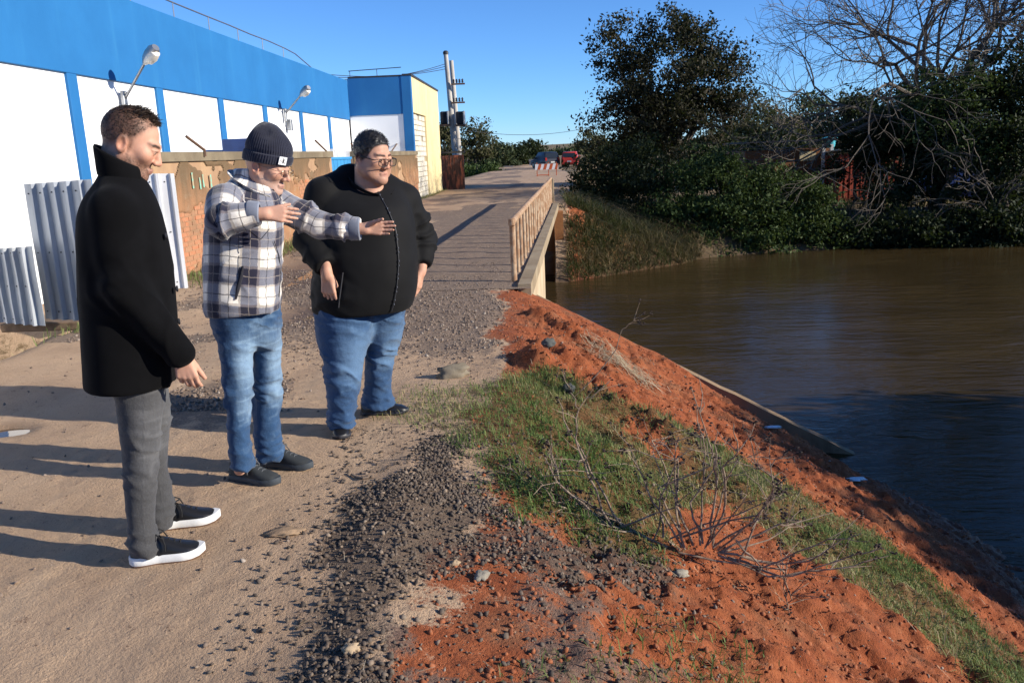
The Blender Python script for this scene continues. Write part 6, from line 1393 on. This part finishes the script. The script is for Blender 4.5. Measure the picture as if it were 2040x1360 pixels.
# ================================================================ gravel, grass, stones, twigs
def rock_template(seed, sub=0, flat=.7):
    r = np.random.default_rng(seed); t = (1+5**.5)/2
    V = np.array([(-1, t, 0), (1, t, 0), (-1, -t, 0), (1, -t, 0), (0, -1, t), (0, 1, t), (0, -1, -t), (0, 1, -t), (t, 0, -1), (t, 0, 1), (-t, 0, -1), (-t, 0, 1)], float)/1.9
    F = np.array([(0, 11, 5), (0, 5, 1), (0, 1, 7), (0, 7, 10), (0, 10, 11), (1, 5, 9), (5, 11, 4), (11, 10, 2), (10, 7, 6), (7, 1, 8), (3, 9, 4), (3, 4, 2), (3, 2, 6), (3, 6, 8), (3, 8, 9), (4, 9, 5), (2, 4, 11), (6, 2, 10), (8, 6, 7), (9, 8, 1)])
    for _ in range(sub):
        mid = {}; VV = list(map(tuple, V)); NF = []
        def mp(a, b):
            k = (min(a, b), max(a, b))
            if k not in mid: q = (np.array(VV[a])+np.array(VV[b]))/2; VV.append(tuple(q/np.linalg.norm(q)*1.)); mid[k] = len(VV)-1
            return mid[k]
        for a, b, c in F: x, y, z = mp(a, b), mp(b, c), mp(c, a); NF += [(a, x, z), (b, y, x), (c, z, y), (x, y, z)]
        V = np.array(VV); F = np.array(NF)
    V = V*(.75+.5*r.random((len(V), 1)))*np.array([1, .6+.5*r.random(), flat*(.6+.5*r.random())]); return V, F
TPL = [rock_template(k) for k in range(10)]
def scatter_rocks(name, xy, sizes, mat, r, sink=.3, label=None, parent=None):
    Vs, Fs, vr = [], [], []; z = height(xy[:, 0], xy[:, 1]); o = 0; k = r.integers(0, len(TPL), len(xy))
    for ti in range(len(TPL)):
        m_ = np.where(k == ti)[0]
        if not len(m_): continue
        V, F = TPL[ti]; n = len(m_); a = r.random(n)*6.283; ca, sa = np.cos(a), np.sin(a); tl = r.normal(size=(n, 2))*.35
        W = V[None]*sizes[m_][:, None, None]; x = W[..., 0]*ca[:, None]-W[..., 1]*sa[:, None]; y = W[..., 0]*sa[:, None]+W[..., 1]*ca[:, None]; zz = W[..., 2]+x*tl[:, :1]+y*tl[:, 1:]
        P_ = np.stack([x+xy[m_, 0][:, None], y+xy[m_, 1][:, None], zz+(z[m_]+sizes[m_]*sink)[:, None]], -1).reshape(-1, 3)
        Vs.append(P_); Fs.append((F[None]+(np.arange(n)*len(V))[:, None, None]).reshape(-1, 3)+o); o += len(P_); vr.append(np.repeat(r.random(n), len(V)))
    ob = mesh(name, np.concatenate(Vs), np.concatenate(Fs), mat, parent, False, {'var': np.concatenate(vr)}); return ob
def stone_mat(name, a, b, c):
    n = N(name); v = n.attr('var'); col = n.mix(n.remap(v, 0, .6), a, b); col = n.mix(n.remap(v, .82, 1), col, c); g = n.noise(120, 3, .6)
    col = n.mix(n.remap(g, .45, .7, 0, .4), col, (.20, .13, .09)); return n.set(col=col, rough=.85, spec=.3, nrm=n.bump(g, .4, .003))
M_GRAVEL = stone_mat('basalt_gravel', (.050, .040, .032), (.105, .082, .063), (.24, .185, .135)); M_GRIT = stone_mat('brown_grit', (.115, .085, .065), (.20, .15, .115), (.32, .27, .22))
rg = np.random.default_rng(21)
def sample(n, x0, x1, y0, y1, fn, ypow=1.):
    x = x0+(x1-x0)*rg.random(n); y = y0+(y1-y0)*rg.random(n)**ypow; p = fn(x, y); k = rg.random(n) < p; return np.stack([x[k], y[k]], 1)
gp = sample(90000, -1.2, .7, 1.8, 4.8, lambda x, y: zones(x, y, 0*x+1)['gravel']*np.clip(.42+.8*n2(x, y, 1.8, 3, 201.), .14, .8)+.03)
g1 = scatter_rocks('gravel', gp, .0045+.0105*rg.random(len(gp))**2.4, M_GRAVEL, rg); kind(g1, 'stuff', 'dark crushed stone gravel along the road edge in the foreground')
gp2 = sample(46000, -4.6, -.2, 5.2, 16, lambda x, y: zones(x, y, 0*x+1)['grit']*.62, 1.5); g2 = scatter_rocks('grit', gp2, .007+.011*rg.random(len(gp2))**2.2, M_GRIT, rg); kind(g2, 'stuff', 'brown grit and small stones scattered over the road before the bridge')
gp3 = sample(34000, -4.3, 3.3, 1.9, 9.5, lambda x, y: np.where(x < -.9, .10, .34)*(x-xedge(y) < 3)*(1-zones(x, y, 0*x+1)['grass']*.7), 1.2); g3 = scatter_rocks('loose_pebbles', gp3, .0025+.011*rg.random(len(gp3))**5, M_GRIT, rg); kind(g3, 'stuff', 'loose pebbles and crumbs strewn on road and bank')
M_CLOD = stone_mat('red_clods', (.22, .062, .022), (.30, .095, .036), (.16, .042, .016))
gp4 = sample(60000, -.5, 3.9, 1.9, 10, lambda x, y: zones(x, y, 0*x+1)['red']*.38*(1-zones(x, y, 0*x+1)['grass'])*(y < 10.1-.263*(x+.2)), 1.1); g4 = scatter_rocks('soil_clods', gp4, .004+.014*rg.random(len(gp4))**4, M_CLOD, rg, .05); kind(g4, 'stuff', 'crumbled red soil clods on the bank')
# individual stones
M_ROCK = concrete('grey_rock', (.30, .27, .21), (.20, .18, .15), (.12, .10, .08), .5); M_ROCKG = concrete('brown_grey_rock', (.20, .17, .125), (.12, .10, .08), (.07, .055, .04), .6); M_ROCKD = concrete('dark_rock', (.10, .105, .10), (.065, .07, .065)); M_ROCKT = concrete('tan_rock', (.42, .32, .21), (.33, .24, .15))
M_ROCKU = concrete('dusty_rock', (.30, .21, .13), (.23, .155, .10))
def big_rock(label, p, dims, seed, mat, rz=0., name='rock', group='larger stones'):
    V, F = rock_template(seed, 2, 1.); V = V*(1+.22*fbm(V*1.6+seed, 4)[:, None]);  V = V*np.array(dims)/2; c, s = math.cos(rz), math.sin(rz); V = V@np.array([[c, -s, 0], [s, c, 0], [0, 0, 1]]).T
    z = ground_z(p[0], p[1]); tag(mesh(name, V+np.array([p[0], p[1], z+dims[2]*.22]), F, mat), label, 'rock', group)
big_rock('grey broken stone at the grass tip behind the black shoe', G(903, 752), (.24, .13, .13), 31, M_ROCKG, .3)
big_rock('flat tan stone sunk in the dirt before the dark running shoes', G(567, 1068), (.15, .10, .035), 32, M_ROCKU, .2)
def BK(px, py):
    d = ray(px, py); t = 1.
    for k in range(200):
        t = .5+k*.06; p = CAM+d*t
        if p[2] < ground_z(p[0], p[1]): break
    lo_, hi_ = t-.06, t
    for _ in range(14):
        m_ = (lo_+hi_)/2; p = CAM+d*m_
        if p[2] < ground_z(p[0], p[1]): hi_ = m_
        else: lo_ = m_
    return CAM+d*hi_
big_rock('dark square stone in the red soil by the bridge', BK(1092, 688), (.12, .1, .09), 33, M_ROCKD, .1)
big_rock('dark round stone beside the small twig in the red soil', BK(1133, 780), (.09, .09, .09), 34, M_ROCKD)
big_rock('grey angular stone below the dead branches', BK(1355, 1145), (.075, .06, .04), 35, M_ROCK, .4)
big_rock('grey stone among the foreground gravel right of centre', BK(960, 1150), (.075, .05, .035), 36, M_ROCK, 1.)
big_rock('brown stone lowest in the foreground gravel', BK(700, 1295), (.06, .045, .035), 37, M_ROCKT, .5)
big_rock('pale stone between grass and gravel', BK(905, 1125), (.045, .04, .03), 38, M_ROCKT, .2)
# grass
def blades(name, xy, hgt, wid, mat, r, lean=.5, label=None):
    n = len(xy); z = height(xy[:, 0], xy[:, 1]); a = r.random(n)*6.283; d = np.stack([np.cos(a), np.sin(a), 0*a], 1); s = np.stack([-d[:, 1], d[:, 0], 0*a], 1); h = hgt*(.5+r.random(n)); ln = lean*(.3+1.2*r.random(n))
    b0 = np.stack([xy[:, 0], xy[:, 1], z-.006], 1); m1 = b0+d*(h*ln*.35)[:, None]+np.array([0, 0, 1])*(h*.62)[:, None]; tp = b0+d*(h*ln)[:, None]+np.array([0, 0, 1])*(h*(1-.35*ln))[:, None]; w_ = (wid*(.6+.8*r.random(n)))[:, None]
    V = np.stack([b0-s*w_, b0+s*w_, m1+s*w_*.75, m1-s*w_*.75, tp], 1).reshape(-1, 3); i = np.arange(n)*5
    F = np.concatenate([np.stack([i, i+1, i+2], 1), np.stack([i, i+2, i+3], 1), np.stack([i+3, i+2, i+4], 1)])
    dry = zones(xy[:, 0], xy[:, 1], z)['dry']; v = np.clip(dry*.6+.55*r.random(n)-.12, 0, 1); o = mesh(name, V, F, mat, None, False, {'var': np.repeat(v, 5)}); return kind(o, 'stuff', label)
L_GRASS = leaf_mat('grass_blades', (.105, .185, .045), (.18, .23, .075), (.46, .37, .20), .35)
def zg(k=1.): return lambda x, y: zones(x, y, 0*x+1)['grass']*k
xy = sample(120000, -1.1, 3.2, 1.8, 6.7, lambda x, y: zg()(x, y)*(.55+.45*np.clip(n2(x, y, 3., 3, 171.)*1.5+.5, 0, 1)))
blades('bank_grass', xy, .040+.028*np.clip(n2(xy[:, 0], xy[:, 1], 2.2, 3, 181.)+.4, 0, 1), .0024+0*xy[:, 0], L_GRASS, rg, .9, 'short green and dry grass on the near bank')
xy = sample(9000, -5.3, -4.3, 5.8, 42, zg(), 1.5); blades('verge_grass', xy, .09+.05*rg.random(len(xy)), .005+0*xy[:, 0], L_GRASS, rg, .7, 'green grass at the foot of the brick wall and along the ditch')
L_REED = leaf_mat('bank_reeds', (.045, .065, .020), (.10, .085, .038), (.24, .165, .085), .2)
xy = sample(22000, -.2, 5.2, 22.5, 30, lambda x, y: (height(x, y) > WZ-.02)*(height(x, y) < .1)*(x > xe(y)+.25)*.85)
blades('embankment_grass', xy, .24+.34*rg.random(len(xy))**2, .010+0*xy[:, 0], L_REED, rg, 1.7, 'tall dry grass on the embankment beside the far bridge end')
xy = sample(14000, 2, 22, 27, 44, lambda x, y: (height(x, y) > WZ-.02)*.5); blades('far_bank_grass', xy, .25+.2*rg.random(len(xy)), .016+0*xy[:, 0], L_REED, rg, .8, 'grass along the far river bank')
# straw litter
M_STRAW = leaf_mat('dry_straw', (.30, .24, .15), (.42, .34, .22), (.55, .46, .33), .1)
def straws(name, xy, L, w_, label, r, lift=.012):
    n = len(xy); a = r.random(n)*6.283; Ls = L*(.4+r.random(n)); e = np.stack([np.cos(a), np.sin(a)], 1)*Ls[:, None]/2; A = xy-e; C = xy+e; za, zc = height(A[:, 0], A[:, 1])+lift*(.5+r.random(n)), height(C[:, 0], C[:, 1])+lift*(.5+r.random(n)); s = np.stack([-np.sin(a), np.cos(a), 0*a], 1)*w_
    A3 = np.column_stack([A, za]); C3 = np.column_stack([C, zc]); V = np.stack([A3-s, A3+s, C3+s*.5, C3-s*.5], 1).reshape(-1, 3); return kind(mesh(name, V, np.arange(4*n).reshape(-1, 4), M_STRAW, None, False, {'var': np.repeat(r.random(n), 4)}), 'stuff', label)
c0, c1 = BK(1180, 690)[:2], BK(1300, 770)[:2]; t_ = rg.random(420)[:, None]; straws('straw_heap', c0+(c1-c0)*t_+rg.normal(size=(420, 2))*.10, .16, .0022, 'bleached straw and reed litter on the red bank', rg, .04)
xy = sample(3000, -1.0, 3., 1.9, 7, lambda x, y: .12+.5*zg()(x, y)); straws('grass_litter', xy, .06, .0013, 'dry grass litter scattered over the bank', rg)
# dead branches in the foreground
M_TWIG = simple('dead_twig_bark', (.17, .115, .08), .85, .45, 30, .4, 120, .003, col2=(.36, .28, .20)); M_POD = simple('dark_seed_pods', (.035, .022, .018), .9)
rt = np.random.default_rng(12)
def twig_thing(label, base_px, stems, rad, side=4):
    b0 = BK(*base_px); t = thing('dead_branch', label, 'branch', tuple(b0), 'dead branches on the bank'); vv = np.array([b0[0], b0[1], 0]); D0 = np.linalg.norm(vv); vv = vv/D0
    def pt(px, py, dd): d = ray(px, py); return CAM+d*((D0+dd)/(d@vv))
    stems = stems+[[(px+rt.normal()*(30 if i else 45), py+rt.normal()*(22 if i else 14)) for i, (px, py) in enumerate(st)] for st in stems for _ in range(1 if len(stems) > 6 else 0)]
    for pts in stems:
        dd = rt.normal()*.10; k = len(pts); w3 = [pt(px, py, dd*(i/(k-1))) for i, (px, py) in enumerate(pts)]
        for p in w3:
            g = ground_z(p[0], p[1]); 
            if p[2] < g+.006: p[2] = g+.006
        C = [w3[0]]
        for i in range(k-1):
            for f in (.33, .66, 1.): C.append(w3[i]+(w3[i+1]-w3[i])*f+(rt.normal(size=3)*.006 if f < 1 else 0))
        n = len(C); r0 = rad*(.75+.5*rt.random()); stem = B().tube(C, list(np.linspace(r0, r0*.32, n)), 7).obj('stem', M_TWIG, t, True)
        tips = [C[-1]]
        for _ in range(side):
            i = rt.integers(n//3, n-1); d = C[i+1]-C[i]; d /= np.linalg.norm(d)+1e-9; q = d*.7+rt.normal(size=3)*.55; q[2] = abs(q[2])*.7; q /= np.linalg.norm(q); L = .06+.16*rt.random(); e = C[i]+q*L
            B().tube([C[i], C[i]+q*L*.5+rt.normal(size=3)*.01, e], [r0*.4, r0*.3, r0*.18], 5).obj('twig', M_TWIG, stem); tips.append(e)
        b = B(); any_ = False
        for e in tips:
            if rt.random() < .62:
                any_ = True
                for _ in range(4):
                    o = e+rt.normal(size=3)*.009; V_, F_ = TPL[rt.integers(0, 9)]; b.add(V_*(.006+.004*rt.random())+o, F_.tolist())
        if any_: kind(b.obj('seed_pods', M_POD, stem), 'stuff')
twig_thing('large sprawling dead branch with seed pods lying over the foreground bank', (1330, 1092), [
    [(1300, 1086), (1190, 1036), (1110, 1052), (1060, 1056), (1025, 1040)], [(1330, 1090), (1250, 1060), (1195, 1030), (1150, 1000), (1060, 960), (995, 925)],
    [(1240, 1050), (1190, 960), (1155, 890), (1130, 850), (1112, 795)], [(1380, 1085), (1350, 1010), (1345, 930), (1352, 870)], [(1400, 1082), (1398, 980), (1405, 900), (1388, 812)],
    [(1420, 1085), (1445, 1000), (1440, 930), (1470, 900), (1462, 845)], [(1420, 1090), (1500, 1040), (1540, 985), (1535, 930), (1568, 900)], [(1430, 1095), (1520, 1030), (1545, 960)],
    [(1430, 1105), (1530, 1148), (1600, 1140), (1680, 1112), (1752, 1090)], [(1430, 1100), (1540, 1120), (1610, 1118), (1680, 1072)], [(1440, 1098), (1530, 1075), (1570, 1050), (1612, 1045)], [(1450, 1110), (1560, 1150), (1575, 1185), (1570, 1215)],
    [(1260, 1075), (1200, 1105), (1140, 1110)], [(1300, 1080), (1330, 980), (1300, 900), (1310, 880)], [(1360, 1090), (1300, 1000), (1270, 930), (1250, 900)], [(1410, 1085), (1480, 1000), (1490, 950)], [(1200, 1040), (1130, 1060), (1090, 1100)], [(1395, 1085), (1375, 1000), (1425, 930), (1430, 860)], [(1190, 1030), (1110, 960), (1080, 900)]], .0056, 6)
twig_thing('small upright dead twig by the red soil near the water', (1140, 795), [[(1140, 795), (1190, 745), (1228, 695), (1240, 655), (1262, 640), (1283, 622)], [(1142, 795), (1085, 765), (1060, 755)], [(1140, 795), (1180, 790), (1215, 760)], [(1140, 795), (1120, 740)]], .0055, 4)
tag(B().tube([BK(700+k*12, 955-2*abs(k-2)**2)+np.array([0, 0, .008]) for k in range(4)], .006, 6).obj('curved_stick', M_TWIG), 'short dark curved stick on the dirt left of the gravel', 'stick')
M_PLAST = simple('crumpled_plastic', (.70, .72, .75), .35, .1)
for px, py, sz, lb in [(1537, 852, .09, 'crumpled white plastic scrap in the shade by the wing wall'), (1700, 955, .10, 'thin white plastic strip on the shaded red bank')]:
    p = BK(px, py); V, F = rock_template(int(px), 2, .35); V = V*(1+.5*fbm(V*3+px, 2)[:, None])*np.array([sz, sz*.45, sz*.35]); tag(mesh('plastic_scrap', V+p+np.array([0, 0, .01]), F, M_PLAST), lb, 'litter', 'plastic litter')
